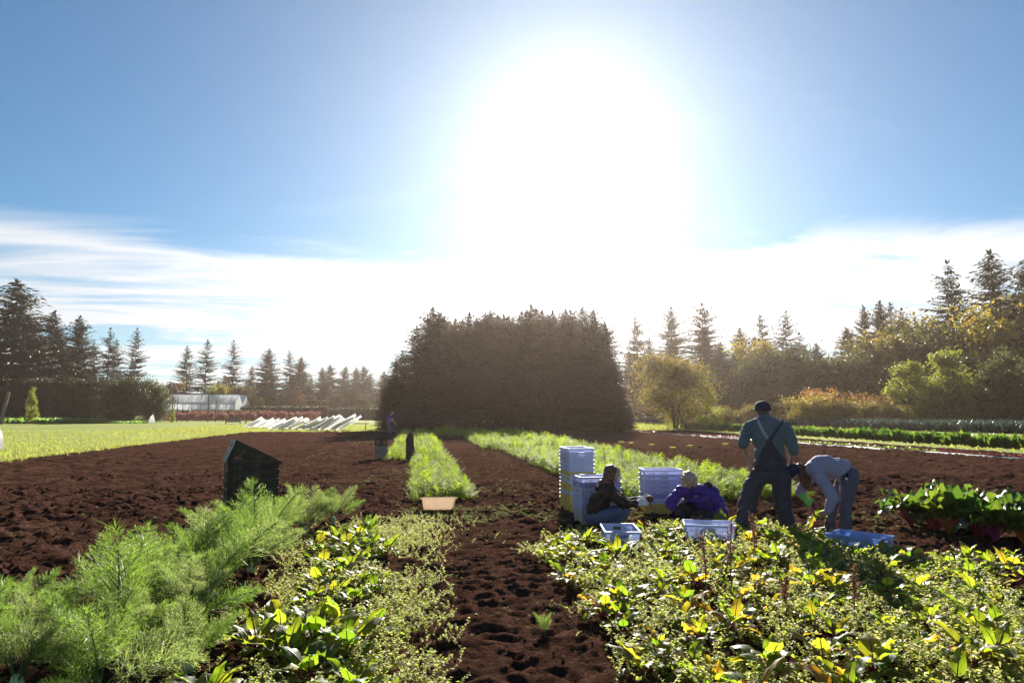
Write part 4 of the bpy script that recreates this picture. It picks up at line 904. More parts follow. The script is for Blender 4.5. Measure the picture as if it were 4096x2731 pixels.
# dark crates
for i in range(6):
    crate('crate', (-2.42, 10.75, i*.135), R(12.7+9), P_BLACK, 'black crate, %s from the ground in the stack behind the fennel' % NTH[i], 'crates in the black stack', (1.16, 1.1, 1.25))
crate('crate', (-2.50, 10.72, .80), R(12.7+9), P_BLACK, 'black crate tipped at an angle on top of the black stack', None, (1.16, 1.1, 1.5), (0, R(27)))
for i in range(2):
    crate('crate', (-1.2, 24.5, i*.46), R(3), (P_GREY, P_BLACK)[i], ('dark grey bin under the black one beside the short carrot row', 'black bin on top of the dark grey one beside the short carrot row')[i], None, ((.66, .66, 2.15), (.74, .74, 2.35))[i], cat='bin')
# pale tub with rounded corners
P_TUB = simple('beige_translucent_plastic', (.82, .70, .56), (.88, .76, .62), rough=.4, translucent=.42)
def tub(loc, rz, label):
    t = empty('tub', loc, rz); t.rotation_euler = (R(-10), 0, rz)
    def ring(l, w, r, z, n=6):
        P = []
        for cx_, cy_, a0 in ((l-r, w-r, 0), (-l+r, w-r, 90), (-l+r, -w+r, 180), (l-r, -w+r, 270)):
            for k in range(n+1): a = R(a0+90*k/n); P.append((cx_+math.cos(a)*r, cy_+math.sin(a)*r, z))
        return P
    rings = [ring(.20, .12, .05, .0), ring(.255, .155, .07, .012), ring(.285, .185, .07, .20), ring(.288, .188, .07, .205), ring(.280, .180, .065, .203), ring(.250, .150, .065, .02), ring(.2, .11, .05, .012)]
    V = np.array(sum(rings, [])); n = len(rings[0]); F = []
    for i in range(len(rings)-1):
        for j in range(n): F.append((i*n+j, i*n+(j+1) % n, (i+1)*n+(j+1) % n, (i+1)*n+j))
    m = MB(); m.add(V, np.array(F)); m.add(V[-n:], [tuple(range(n))]); m.add(V[:n], [tuple(range(n-1, -1, -1))]); m.build('body', P_TUB, t, True)
    m = MB(); r0, r1 = ring(.288, .188, .07, .19), ring(.315, .215, .09, .19); r2, r3 = ring(.315, .215, .09, .205), ring(.288, .188, .07, .207); V = np.array(r0+r1+r2+r3); F = []
    for i in range(3):
        for j in range(n): F.append((i*n+j, (i+1)*n+j, (i+1)*n+(j+1) % n, i*n+(j+1) % n))
    m.add(V, np.array(F)); m.build('rim', P_TUB, t)
    return tag(t, label, 'tub')
tub((.40, 11.8, .02), R(-2), 'pale translucent plastic tub at the near end of the carrot row')
# brown coat hung on a stake
M_COAT = simple('brown_cloth', (.045, .022, .017), (.07, .035, .026), rough=.85, nscale=14, bstr=.3); M_WOOD = simple('weathered_wood', (.10, .08, .07), (.18, .15, .13), rough=.85, nscale=12, bstr=.3)
t = empty('hung_coat', (-.17, 23.8, 0)); m = MB(); m.add(*tube([(0, 0, -.1), (0, 0, 1.0)], .018, 6)); m.build('stake', M_WOOD, t)
m = MB(); n = 18; prof = [(.0, .98, .02), (.05, .96, .05), (.10, .88, .06), (.13, .72, .07), (.125, .55, .075), (.15, .40, .09), (.165, .2, .09), (.17, .05, .08)]
V = [(math.cos(a)*w*(1+.16*math.sin(3*a+z*5)) - (.03 if .3 < z < .8 else 0), math.sin(a)*d*(1+.2*math.sin(5*a)), z) for (w, z, d) in prof for a in np.arange(n)*2*np.pi/n]
F = [(i*n+j, i*n+(j+1) % n, (i+1)*n+(j+1) % n, (i+1)*n+j) for i in range(len(prof)-1) for j in range(n)]; m.add(V, np.array(F)); m.build('cloth', M_COAT, t, True)
tag(t, 'dark brown coat hung on a stake between the carrot rows', 'coat')
m = MB(); m.add(*box(-.06, .06, -.05, .05, 0, .11)); m.add(*box(-.05, .05, -.04, .04, .11, .14)); o = m.build('small_tub', P_WHITE); o.location = (.08, 23.6, 0); tag(o, 'small white tub at the foot of the brown coat', 'tub')

# white sheets leaning in four piles on low trestles
M_BOARD = simple('white_plastic_sheet', (.84, .84, .83), (.9, .9, .9), rough=.3, nscale=4, spec=.5, translucent=.7)
def pile(x0, y0, wpx, n, L, where):
    t = empty('trestle', (x0+1.3, y0+1.9, -.1)); 
    for s_ in (-1, 1):
        for q in (-1, 1):
            m = MB(); m.add(*tube([(s_*wpx*.5, q*.3, 0), (s_*wpx*.5, 0, .62)], .035, 5)); m.build('leg', M_WOOD, t)
    m = MB(); m.add(*tube([(-wpx*.6, 0, .62), (wpx*.6, 0, .62)], .045, 6)); m.build('rail', M_WOOD, t)
    tag(t, 'low weathered trestle under the white sheets %s' % where, 'trestle')
    for i in range(n):
        u = (i+.5)/n; m_ = MBOARD if True else None
        o = link('white_sheet', m_); o.location = (x0 - .9 - wpx*.5 + wpx*u + U(-.08, .08), y0 + U(-.25, .25), -.06+U(0, .04) + .05*(i % 3))
        d_ = Vector((.84, U(-.15, .25), .46+U(-.07, .09))).normalized(); n_ = Vector((-.3, .5+U(-.15, .15), .8)); n_ = (n_ - d_*n_.dot(d_)).normalized()
        o.rotation_euler = Matrix((d_.cross(n_), d_, n_)).transposed().to_euler(); o.scale = (1, L*.8*U(.85, 1.12), 1)
        tag(o, 'long white plastic sheet leaning in the pile %s' % where, 'plastic sheet', 'white sheets %s' % where)
m = MB(); m.add(*box(-.24, .24, 0, 1, 0, .012)); MBOARD = m.mesh('white_sheet', M_BOARD)
pile(-16.6, 78, 2.4, 6, 2.1, 'farthest left'); pile(-12.4, 70, 2.2, 7, 2.7, 'second from the left'); pile(-9.9, 69, 1.5, 6, 2.7, 'third from the left'); pile(-7.6, 66.5, 2.9, 11, 2.9, 'nearest the grove')
BR = broadleaf('dead_brush', 3, 4, .1, 30, 500, .12, 260, 6, .4)
for (x, y, s_, lab) in [(-14.2, 76, .42, 'bare brown brush behind the second pile of white sheets'), (-8.2, 72, .42, 'bare brown brush behind the last two piles of white sheets')]:
    plant_tree('dead_brush', BR, (x, y, -.1), (s_*1.5, s_, s_), 0, lab, 'brush', crown_mat=M_DRY)

# ------------------------------------------------------------------ greenhouse
M_PANEL = simple('greenhouse_panel', (.86, .88, .92), (.92, .94, .96), rough=.28, nscale=2, spec=.5, translucent=.75); M_FRAME = simple('greenhouse_frame', (.34, .36, .40), (.42, .44, .48), rough=.4, metal=.3)
_nt = M_PANEL.node_tree; _mx = _nt.nodes.new('ShaderNodeMixShader'); _tp = _nt.nodes.new('ShaderNodeBsdfTransparent'); _out = _nt.nodes['Material Output']
_src = _out.inputs[0].links[0].from_socket; _mx.inputs[0].default_value = .35; _nt.links.new(_src, _mx.inputs[1]); _nt.links.new(_tp.outputs[0], _mx.inputs[2]); _nt.links.new(_mx.outputs[0], _out.inputs[0])
M_WPANEL = simple('greenhouse_gable', (.74, .75, .76), (.80, .80, .80), rough=.4, translucent=.35)
gh = empty('greenhouse', (-39.5, 157.8, -.1)); GL, GW, EV, RG, NP = 18.0, 6.6, 3.5, 5.5, 10
def panel(name, pts, m_, th=.05):
    V = np.array(pts, float); nv = np.cross(V[1]-V[0], V[3]-V[0] if len(V) > 3 else V[2]-V[0]); nv /= np.linalg.norm(nv); n = len(V)
    m = MB(); F = [tuple(range(n)), tuple(range(2*n-1, n-1, -1))] + [(i, i+n, (i+1) % n+n, (i+1) % n) for i in range(n)]
    m.add(np.concatenate([V, V-nv*th]), F); return m.build(name, m_, gh)
for s_ in range(2):
    y0, y1 = s_*GW, (s_+1)*GW; ym = (y0+y1)/2
    for i in range(NP):
        a, b = -GL+GL*i/NP+.03, -GL+GL*(i+1)/NP-.03
        if s_ == 0: panel('wall_panel', [(a, y0, 0), (b, y0, 0), (b, y0, EV), (a, y0, EV)], M_PANEL)
        panel('roof_panel', [(a, y0+.03, EV+.02), (b, y0+.03, EV+.02), (b, ym-.03, RG), (a, ym-.03, RG)], M_PANEL)
        panel('roof_panel', [(a, ym+.03, RG), (b, ym+.03, RG), (b, y1-.03, EV+.02), (a, y1-.03, EV+.02)], M_PANEL)
    for xe in (0.02, -GL-.02): panel('gable', [(xe, y0+.05, 0), (xe, y1-.05, 0), (xe, y1-.05, EV), (xe, ym, RG-.05), (xe, y0+.05, EV)], M_WPANEL)
    for (yy, zz, nm) in ((ym, RG+.06, 'ridge'), (y0, EV-.02, 'gutter')):
        m = MB(); m.add(*box(-GL-.1, .1, yy-.07, yy+.07, zz-.07, zz+.07)); m.build(nm, M_FRAME, gh)
panel('wall_panel', [(-GL, 2*GW, 0), (0, 2*GW, 0), (0, 2*GW, EV), (-GL, 2*GW, EV)], M_PANEL)
for i in range(NP+1):
    x = -GL+GL*i/NP
    for s_ in (0, 1): m = MB(); m.add(*box(x-.05, x+.05, s_*2*GW-.06, s_*2*GW+.06, 0, EV)); m.build('post', M_FRAME, gh)
for x in (-12.5, -7.5):
    m = MB(); m.add(*tube([(x, 1.7, RG-1.2), (x, 1.7, RG+.7)], .09, 8)); m.add(*tube([(x, 1.7, RG+.62), (x, 1.7, RG+.82)], [.2, .03], 8)); m.build('vent_pipe', M_FRAME, gh)
tag(gh, 'long white twin-gabled greenhouse beyond the red berry row', 'greenhouse')

# posts, cart, marker, low tunnel and rail fence
def pole(x, y, h, dx, dy, r, label):
    m = MB(); m.add(*tube([(0, 0, -.3), (dx*.5, dy*.5, h*.5), (dx, dy, h)], [r, r*.95, r*.85], 7)); o = m.build('wooden_pole', M_WOOD); o.location = (x, y, 0); tag(o, label, 'pole')
pole(-41.8, 125.6, 4.4, .05, 0, .11, 'tall pole nearest the rounded bush before the greenhouse'); pole(-41.2, 126.4, 4.1, 0, 0, .07, 'thin pole close beside the tall one near the rounded bush')
pole(-35.6, 124.7, 4.6, 0, 0, .10, 'tall pole before the middle of the greenhouse'); pole(-34.3, 124.6, 3.8, .02, 0, .10, 'shorter pole right of the one before the greenhouse middle')
pole(-38.7, 124, 2.1, 0, 0, .06, 'short stake low between the greenhouse poles')
pole(-26.0, 110.1, 3.2, 1.5, 0, .12, 'pole leaning to the right beyond the slatted cart'); pole(-24.0, 110.6, 2.0, -.5, 0, .08, 'short prop under the leaning pole')
pole(-57.2, 104.4, 4.4, .8, 0, .22, 'thick post leaning in front of the hedge at the left picture edge')
ct = empty('slatted_cart', (-25.8, 102.4, -.1), R(10))
for i in range(7): m = MB(); m.add(*box(-.95+i*.3, -.80+i*.3, -.5, -.46, .25, 1.0)); m.build('slat', M_WOOD, ct)
for i in range(4): m = MB(); m.add(*box(-1.0 if i < 2 else .93, -.93 if i < 2 else 1.0, -.45 if i % 2 else .45, -.38 if i % 2 else .52, 0, 1.02)); m.build('leg', M_WOOD, ct)
m = MB(); m.add(*box(-.99, .99, -.455, .5, .28, .34)); m.build('floor_board', M_WOOD, ct)
for i in range(3): m = MB(); m.add(*box(-1.0, 1.0, .52, .56, .38+i*.22, .52+i*.22)); m.build('slat', M_WOOD, ct)
tag(ct, 'grey slatted wooden cart standing on the far lawn', 'cart')
wm = empty('marker_cone', (-40.6, 113.4, -.1)); m = MB(); m.add(*tube([(0, 0, 0), (0, 0, .9), (.1, 0, 1.35)], [.55, .3, .05], 8)); m.build('cover', M_BOARD, wm); m = MB(); m.add(*tube([(.1, 0, 1.3), (.12, 0, 1.75)], [.1, .12], 6)); m.build('tip', M_ORANGE, wm); tag(wm, 'white cone shaped plant cover with an orange tip by the rounded bush', 'plant cover')
lt = empty('low_tunnel', (-20.6, 33.6, -.1)); M_FILM = simple('tunnel_film', (.68, .69, .70), (.78, .78, .78), rough=.3, translucent=.35); a = np.linspace(0, math.pi, 15)
m = MB(); V = np.concatenate([np.stack([1.45*np.cos(a)*(1+.02*k), np.full(15, k*.4), 1.55*np.sin(a)**.8], 1) for k in range(5)]); F = [(i*15+j, i*15+j+1, (i+1)*15+j+1, (i+1)*15+j) for i in range(4) for j in range(14)]; m.add(V, np.array(F)); m.build('film', M_FILM, lt, True)
for k in (0, 4): m = MB(); m.add(*tube(np.stack([1.48*np.cos(a), np.full(15, k*.4-.03), 1.58*np.sin(a)**.8], 1), .035, 6)); m.build('hoop', M_COAT, lt)
tag(lt, 'white film covered low tunnel at the left picture edge', 'tunnel')
fe = empty('rail_fence', (25.5, 98.5, -.1), R(-7))
for i in range(9): m = MB(); m.add(*box(i*2.0-.07, i*2.0+.07, -.07, .07, -.1, 1.2)); m.build('post', M_WOOD, fe)
for z in (.35, .7, 1.05): m = MB(); m.add(*box(-.1, 16.1, -.115, -.075, z-.07, z+.07)); m.build('rail', M_WOOD, fe)
tag(fe, 'weathered wooden rail fence behind the golden willow', 'fence')
# ------------------------------------------------------------------ people
from mathutils.bvhtree import BVHTree
def capsule(p0, r0, p1, r1, n=14):
    p0 = np.array(p0, float); p1 = np.array(p1, float); L = np.linalg.norm(p1-p0); ax = (p1-p0)/max(L, 1e-6)
    M_ = rot_frames(ax[None])[0]; rows = []
    for a in np.linspace(-math.pi/2, 0, 4): rows.append((r0*math.cos(a), r0*math.sin(a)))
    for a in np.linspace(0, math.pi/2, 4): rows.append((r1*math.cos(a), L+r1*math.sin(a)))
    th = np.arange(n)*2*np.pi/n; V = []
    for (r, h) in rows: V.append(np.stack([np.cos(th)*max(r, 1e-4), np.full(n, h), np.sin(th)*max(r, 1e-4)], 1))
    V = np.concatenate(V) @ M_.T + p0; F = [(i*n+j, (i+1)*n+j, (i+1)*n+(j+1) % n, i*n+(j+1) % n) for i in range(len(rows)-1) for j in range(n)]
    return V, F + [tuple(range(n)), tuple((len(rows)-1)*n+j for j in range(n-1, -1, -1))]
def ellipsoid(c, r, rx=0, ry=0, rz=0):
    bm = bmesh.new(); bmesh.ops.create_icosphere(bm, subdivisions=3, radius=1)
    V = np.array([v.co for v in bm.verts])*np.array(r); F = np.array([[v.index for v in f.verts] for f in bm.faces]); bm.free()
    from mathutils import Euler
    return V @ np.array(Euler((rx, ry, rz)).to_matrix()).T + np.array(c), F
def chain(*pr):
    """capsules along joints: (point, radius), (point, radius) ..."""
    return [capsule(a[0], a[1], b[0], b[1]) for a, b in zip(pr[:-1], pr[1:])]
TMP = bpy.data.scenes.new('workbench')            # a scratch scene, so that remeshing does not re-evaluate the farm
def flesh_mesh(shapes, voxel, smooth=4, wrinkle=0.0, wscale=1.0, seed=0):
    mb = MB()
    for V, F in shapes:
        F = [tuple(f) for f in F]; mb.add(V, F)
    me = mb.mesh('tmp', M_BARK); o = bpy.data.objects.new('tmp', me); TMP.collection.objects.link(o)
    bm = bmesh.new(); bm.from_mesh(me); bmesh.ops.recalc_face_normals(bm, faces=bm.faces); bm.to_mesh(me); bm.free()
    md = o.modifiers.new('r', 'REMESH'); md.mode = 'VOXEL'; md.voxel_size = voxel
    sm = o.modifiers.new('s', 'SMOOTH'); sm.factor = .5; sm.iterations = smooth
    
    with bpy.context.temp_override(scene=TMP, view_layer=TMP.view_layers[0]):
        dg = bpy.context.evaluated_depsgraph_get(); dg.update(); ev = bpy.data.meshes.new_from_object(o.evaluated_get(dg))
    V = np.zeros(len(ev.vertices)*3); ev.vertices.foreach_get('co', V); V = V.reshape(-1, 3)
    if wrinkle:
        N = np.zeros(len(V)*3); ev.vertices.foreach_get('normal', N); N = N.reshape(-1, 3); k = wscale
        a = vn(V[:, 0]*11*k+V[:, 1]*5+seed, V[:, 2]*17*k+V[:, 1]*9, 3)-.5; b = 1-np.abs(2*vn(V[:, 0]*17*k-V[:, 2]*9*k+seed*3, V[:, 1]*13*k+V[:, 2]*24*k, 7)-1)
        V = V + N*((a*.9 + (b-.5)*1.1)*wrinkle)[:, None]
    ln = np.zeros(len(ev.polygons), int); ev.polygons.foreach_get('loop_total', ln); lp = np.zeros(len(ev.loops), int); ev.loops.foreach_get('vertex_index', lp)
    F = []; 
    if (ln == 4).all(): F = lp.reshape(-1, 4)
    else:
        s_ = 0
        for k in ln: F.append(tuple(lp[s_:s_+k])); s_ += k
    bpy.data.objects.remove(o); bpy.data.meshes.remove(me); bpy.data.meshes.remove(ev)
    return V, F
def garment(name, shapes, m_, parent, voxel=.012, smooth=4, wrinkle=.006, wscale=1.0, cut=None):
    V, F = flesh_mesh(shapes, voxel, smooth, wrinkle, wscale, len(name))
    if cut is not None:
        k = cut(V); F = np.asarray(F); F = F[k[F].all(1)]
    mb = MB(); mb.add(V, F); o = mb.build(name, m_, parent, True); return o, V, F
def hand_shapes(w, d, n, curl=.5, side=1, fat=1.0):
    w = np.array(w, float); d = np.array(d, float); d /= np.linalg.norm(d); n = np.array(n, float); n -= d*n.dot(d); n /= np.linalg.norm(n); s_ = np.cross(d, n)*side; out = []
    for k in (-.028, -.010, .010, .028): out.append(capsule(w+d*.012+s_*k*.7, .015*fat, w+d*.085+s_*k, .014*fat))
    for k, l in ((.030, .072), (.010, .082), (-.010, .077), (-.029, .060)):
        p = w+d*.088+s_*k; a = 0.0
        for f, c in ((.45, .5), (.31, .9), (.24, .8)):
            a += curl*c; q = p+(d*math.cos(a)+n*math.sin(a))*l*f; out.append(capsule(p, .0092*fat, q, .0085*fat, 8)); p = q
    p = w+d*.028+s_*.034; q = p+(d*.62+s_*.62+n*.35)*.042; r_ = q+(d*.9+n*.45*(.4+curl)+s_*.1)*.034
    out.append(capsule(p, .014*fat, q, .011*fat, 8)); out.append(capsule(q, .011*fat, r_, .009*fat, 8)); return out
def body(parent, shapes, hands, head, m_, voxel=.016):
    mb = MB()
    for sh, vx, sm in ((shapes, voxel, 3), (head, .006, 3), (hands, .0045, 2)):
        if sh: V, F = flesh_mesh(sh, vx, sm); mb.add(V, F)
    return mb.build('body', m_, parent, True)
def head_shapes(c, f, up, s=1.0):
    """skull, jaw, nose, ears, brow and lips of a head at c that looks along f"""
    c = np.array(c, float); f = np.array(f, float); f /= np.linalg.norm(f); up = np.array(up, float); up -= f*up.dot(f); up /= np.linalg.norm(up); sd = np.cross(f, up); P = lambda a, b, d: c+(sd*a+f*b+up*d)*s
    B = [capsule(P(0, -.015, .03), .080*s, P(0, .02, .035), .076*s), capsule(P(0, .025, -.02), .062*s, P(0, .045, -.075), .036*s), capsule(P(-.02, .03, -.06), .04*s, P(.02, .03, -.06), .04*s),
         capsule(P(0, .088, .012), .010*s, P(0, .104, -.022), .013*s, 8), capsule(P(-.03, .075, .022), .012*s, P(.03, .075, .022), .012*s, 8), capsule(P(-.018, .078, -.055), .008*s, P(.018, .078, -.055), .008*s, 8), capsule(P(0, .076, -.066), .009*s, P(0, .074, -.07), .009*s, 8)]
    for e in (-1, 1): B.append(capsule(P(e*.078, .0, .012), .016*s, P(e*.080, -.006, -.022), .011*s, 8)); B.append(capsule(P(e*.032, .072, -.02), .016*s, P(e*.03, .06, -.045), .014*s, 8))
    return B
def eyes(parent, c, f, up, s=1.0):
    c = np.array(c, float); f = np.array(f, float); f /= np.linalg.norm(f); up = np.array(up, float); up -= f*up.dot(f); up /= np.linalg.norm(up); sd = np.cross(f, up)
    for e in (-1, 1):
        m = MB(); m.add(*ellipsoid(c+(sd*e*.032+f*.083+up*.004)*s, (.010*s,)*3)); m.build('eye', M_EYE, parent, True)
def cloth(name, a, b=None, rough=.85, nscale=60, bstr=.25, tr=0): return simple(name, a, b, rough=rough, nscale=nscale, spec=.2, bstr=bstr, translucent=tr, detail=6)
M_SKIN = simple('skin', (.46, .26, .19), (.54, .32, .24), rough=.5, nscale=20, spec=.35); M_EYE = simple('eye_white', (.35, .33, .32), rough=.2)
C_TEAL = cloth('teal_shirt', (.085, .125, .145), (.125, .17, .19)); C_BIB = cloth('dark_rubber_bib', (.034, .034, .050), (.050, .050, .070), rough=.55, nscale=20); C_NAVY = cloth('navy_knit', (.020, .020, .065), (.035, .035, .10), nscale=90, bstr=.5)
C_STRAP = cloth('grey_strap', (.30, .30, .36), (.38, .38, .44)); C_BLACK = cloth('black_cloth', (.012, .012, .014), (.022, .022, .026)); C_JEAN = cloth('blue_jeans', (.075, .10, .17), (.12, .15, .24)); C_LILAC = cloth('lilac_knit', (.27, .25, .36), (.37, .35, .47), nscale=45, bstr=.6)
C_HOOD = cloth('dark_brown_hoodie', (.030, .018, .017), (.048, .030, .028)); C_PURPLE = cloth('purple_jacket', (.042, .022, .20), (.07, .036, .30), rough=.45, nscale=18); C_GLOVE = cloth('white_glove', (.62, .60, .60), (.72, .70, .70)); C_NEON = cloth('neon_green_glove', (.22, .62, .12), (.32, .78, .20), tr=.15); C_DGLOVE = cloth('dark_glove', (.022, .022, .03), (.05, .05, .06)); C_BLUE = cloth('blue_work_shirt', (.05, .085, .30), (.07, .12, .38))
C_GJEAN = cloth('grey_jeans', (.085, .085, .115), (.13, .13, .165)); H_BROWN = simple('brown_hair', (.060, .022, .013), (.15, .055, .03), rough=.4, nscale=40, bstr=.5); H_BLOND = simple('fair_hair', (.38, .28, .18), (.60, .48, .34), rough=.45, nscale=45, bstr=.5, translucent=.15); H_GREY = simple('grey_brown_hair', (.09, .06, .045), (.14, .10, .08), rough=.5, nscale=40, bstr=.4); H_CAP = cloth('dark_cap', (.022, .02, .04), (.035, .032, .06)); M_GLASS = simple('pale_spectacle_frame', (.6, .62, .65), rough=.2)
M_BOOT = simple('dark_boot', (.02, .018, .016), (.04, .035, .03), rough=.5); M_BEETROOT = simple('beetroot', (.09, .018, .025), (.15, .04, .035), rough=.7, nscale=15, bstr=.3)
def boots(parent, ankles, d, m_=None):
    d = np.array(d, float)
    for a in ankles:
        a = np.array(a, float); g_ = np.array([a[0], a[1], .045])
        garment('boot', [capsule(a+[0, 0, .10], .058, g_+[0, 0, .02], .052), capsule(g_-d*.04, .046, g_+d*.17, .042), capsule(g_+d*.06+[0, 0, .02], .045, g_+d*.15, .040)], m_ or M_BOOT, parent, .01, 3, .002)
def person(loc, rz, label): return tag(empty('person', loc, rz), label, 'person')

# --- standing man, seen from behind
pm = person((4.78, 8.98, -.02), R(-27.7), 'man standing with his back turned, in teal shirt, dark bib overalls and cap')
J = lambda zx, zy, y=0.0: np.array([(zx-482)*.00163, y, (1256-zy)*.00163])
sL, eL, wL = J(362, 322, .0), J(312, 480, -.07), J(348, 622, .06); sR, eR, wR = J(662, 328, .0), J(718, 510, -.06), J(692, 640, .12)
hL, kL, aL = J(437, 740, 0), J(338, 965, .02), J(285, 1185, -.04); hR, kR, aR = J(612, 740, 0), J(612, 965, .05), J(648, 1180, .04)
hc = J(480, 180, .075)
body(pm, chain((J(525, 740), .12), (J(528, 600), .105), (J(515, 430, .0), .105), (J(508, 330), .085), (J(498, 250, .03), .065), (J(488, 215, .05), .058)) + chain((sL, .045), (eL, .042), (wL, .030)) + chain((sR, .045), (eR, .042), (wR, .030)) + chain((J(510, 345), .07), (sL, .04)) + chain((J(510, 345), .07), (sR, .04)) + chain((hL, .09), (kL, .06), (aL, .045)) + chain((hR, .09), (kR, .06), (aR, .045)),
     hand_shapes(wL, J(362, 690, .05)-wL, (.6, .3, 0), .35, -1) + hand_shapes(wR, J(672, 700, .14)-wR, (-.6, .3, 0), .35, 1), head_shapes(hc, (-.35, 1, -.45), (0, .3, 1), 1.14), M_SKIN)
eyes(pm, hc, (-.35, 1, -.45), (0, .3, 1), 1.14); pm.scale = (.98, .98, .975)
sh_ = [ellipsoid(J(520, 420, 0), (.225, .145, .25)), ellipsoid(J(526, 560, .0), (.215, .15, .20)), ellipsoid(J(510, 345, .0), (.21, .125, .13))] + chain((J(500, 262, .02), .07), (sL+[.03, 0, .012], .066)) + chain((J(500, 262, .02), .07), (sR+[-.03, 0, .012], .066)) + chain((J(440, 310), .075), (sL, .074), (J(332, 400, -.03), .078), (J(318, 452, -.06), .074)) + chain((J(585, 310), .075), (sR, .074), (J(696, 430, -.03), .078), (J(711, 500, -.05), .074)) + chain((J(500, 262, .02), .085), (J(494, 222, .04), .070))
so_, SV, SF = garment('shirt', sh_, C_TEAL, pm, .010, 3, .012, 1.1)
for e_, q in ((J(320, 440, -.055), J(312, 472, -.068)), (J(710, 490, -.05), J(717, 524, -.06))): garment('cuff', chain((e_, .079), (q, .074)), C_TEAL, pm, .009, 2, .006, 1.6)
pl = garment('overalls', [ellipsoid(J(527, 655, 0), (.225, .17, .15)), ellipsoid(J(525, 740, 0), (.205, .15, .12)), capsule(J(527, 610, -.055), .115, J(526, 500, -.10), .062), capsule(J(450, 640, -.06), .10, J(505, 500, -.115), .05), capsule(J(600, 640, -.06), .10, J(547, 500, -.115), .05), capsule(J(526, 500, -.115), .055, J(526, 445, -.13), .042), capsule(J(527, 610, .06), .10, J(520, 430, .105), .06)] + chain((hL, .125), (J(375, 850, .01), .132), (kL, .128), (J(312, 1070, -.01), .120), (J(285, 1195, -.03), .118)) + chain((hR, .125), (J(608, 850, .02), .128), (kR, .122), (J(632, 1080, .05), .108), (J(650, 1190, .04), .105)), C_BIB, pm, .012, 3, .013, .8)
bv = BVHTree.FromPolygons([tuple(v) for v in SV], [tuple(int(i) for i in f) for f in SF])
def strap(name, pts, w, m_):
    P = []
    for (zx, zy) in pts:
        q = J(zx, zy); hit = bv.ray_cast(Vector((q[0], -1.0, q[2])), Vector((0, 1, 0)))[0]; y = (hit.y if hit else -.05) - .008; P.append((q[0], y, q[2]))
    P = np.array(P); T = np.gradient(P, axis=0); T /= np.linalg.norm(T, axis=1, keepdims=True); S_ = np.cross(T, [0, -1.0, 0]); S_ /= np.linalg.norm(S_, axis=1, keepdims=True); n = len(P)
    V = np.concatenate([P-S_*w/2, P+S_*w/2, P-S_*w/2+[0, .012, 0], P+S_*w/2+[0, .012, 0]]); F = []
    for i in range(n-1): F += [(i, i+1, i+1+n, i+n), (i, i+2*n, i+1+2*n, i+1), (i+n, i+1+n, i+1+3*n, i+3*n)]
    m = MB(); m.add(V, np.array(F)); m.build(name, m_, pm, True)
strap('strap', [(536, 470), (508, 415), (482, 370), (462, 325), (445, 285), (432, 252)], .040, C_STRAP); strap('strap', [(516, 470), (545, 415), (575, 370), (603, 325), (627, 290), (645, 268)], .042, C_BIB)
garment('cap', [ellipsoid(hc+[0, -.012, .040], (.112, .132, .098)), ellipsoid(hc+[-.03, .115, .005], (.08, .09, .018), -.35)], H_CAP, pm, .008, 3, .002, cut=lambda V: V[:, 2] > hc[2]-.012)
m = MB(); a = np.arange(25)*2*np.pi/24; m.add(*tube(np.stack([hc[0]+.112*np.cos(a), hc[1]-.012+.132*np.sin(a), np.full(25, hc[2]+.008)], 1), .014, 6, False)); m.build('cap_band', C_NAVY, pm, True)
garment('hair', [ellipsoid(hc+[0, -.022, .0], (.094, .102, .082)), capsule(hc+[0, -.06, -.03], .045, hc+[0, -.05, -.05], .04)], H_GREY, pm, .008, 2, .004, 3.0, cut=lambda V: (V[:, 1] < hc[1]+.03))
boots(pm, [aL, aR], (0, 1, 0))

# --- worker bending to the left
pb = person((5.62, 8.66, .0), R(-33), 'worker bending over in lilac sweater, navy beanie and one neon green glove')
J = lambda zx, zy, y=0.0: np.array([(zx-1030)*.00161, y, (1267-zy)*.00161])
sN, eN, wN = J(905, 770, -.17), J(1005, 935, -.20), J(955, 1045, -.18); sF, eF, wF = J(840, 775, .15), J(745, 915, .08), J(785, 965, .0)
hN, kN, aN = J(1135, 790, -.09), J(1095, 1000, -.09), J(1092, 1205, -.09); hF, kF, aF = J(1105, 800, .10), J(990, 1005, .12), J(968, 1210, .12)
hc = J(712, 752, -.02); hf, hu = (-.62, -.10, -.90), (-.8, 0, .5)
body(pb, chain((J(1125, 765), .135), (J(1040, 690), .12), (J(930, 690), .13), (J(860, 705), .10), (J(800, 725), .06), (J(760, 740), .055)) + chain((sN, .055), (eN, .042), (wN, .028)) + chain((sF, .055), (eF, .042), (wF, .028)) + chain((J(880, 710), .09), (sN, .06)) + chain((J(880, 710), .09), (sF, .06)) + chain((hN, .085), (kN, .058), (aN, .042)) + chain((hF, .085), (kF, .058), (aF, .042)),
     hand_shapes(wN, J(885, 1095, -.12)-wN, (-.5, .6, -.2), .55, 1) + hand_shapes(wF, J(855, 1050, -.02)-wF, (.5, -.3, -.4), .6, -1), head_shapes(hc, hf, hu), M_SKIN)
eyes(pb, hc, hf, hu)
garment('sweater', [ellipsoid(J(1060, 705, 0), (.17, .155, .145), 0, .25), ellipsoid(J(945, 690, 0), (.20, .175, .155)), ellipsoid(J(870, 715, 0), (.12, .19, .13))] + chain((J(900, 730, -.10), .09), (sN, .085), (J(960, 850, -.19), .078), (eN, .072), (J(975, 1010, -.19), .058), (wN, .046)) + chain((J(860, 740, .1), .085), (sF, .08), (eF, .065), (J(775, 950, .02), .05)) + chain((J(830, 715), .075), (J(800, 722), .066)), C_LILAC, pb, .011, 3, .011, 1.0)
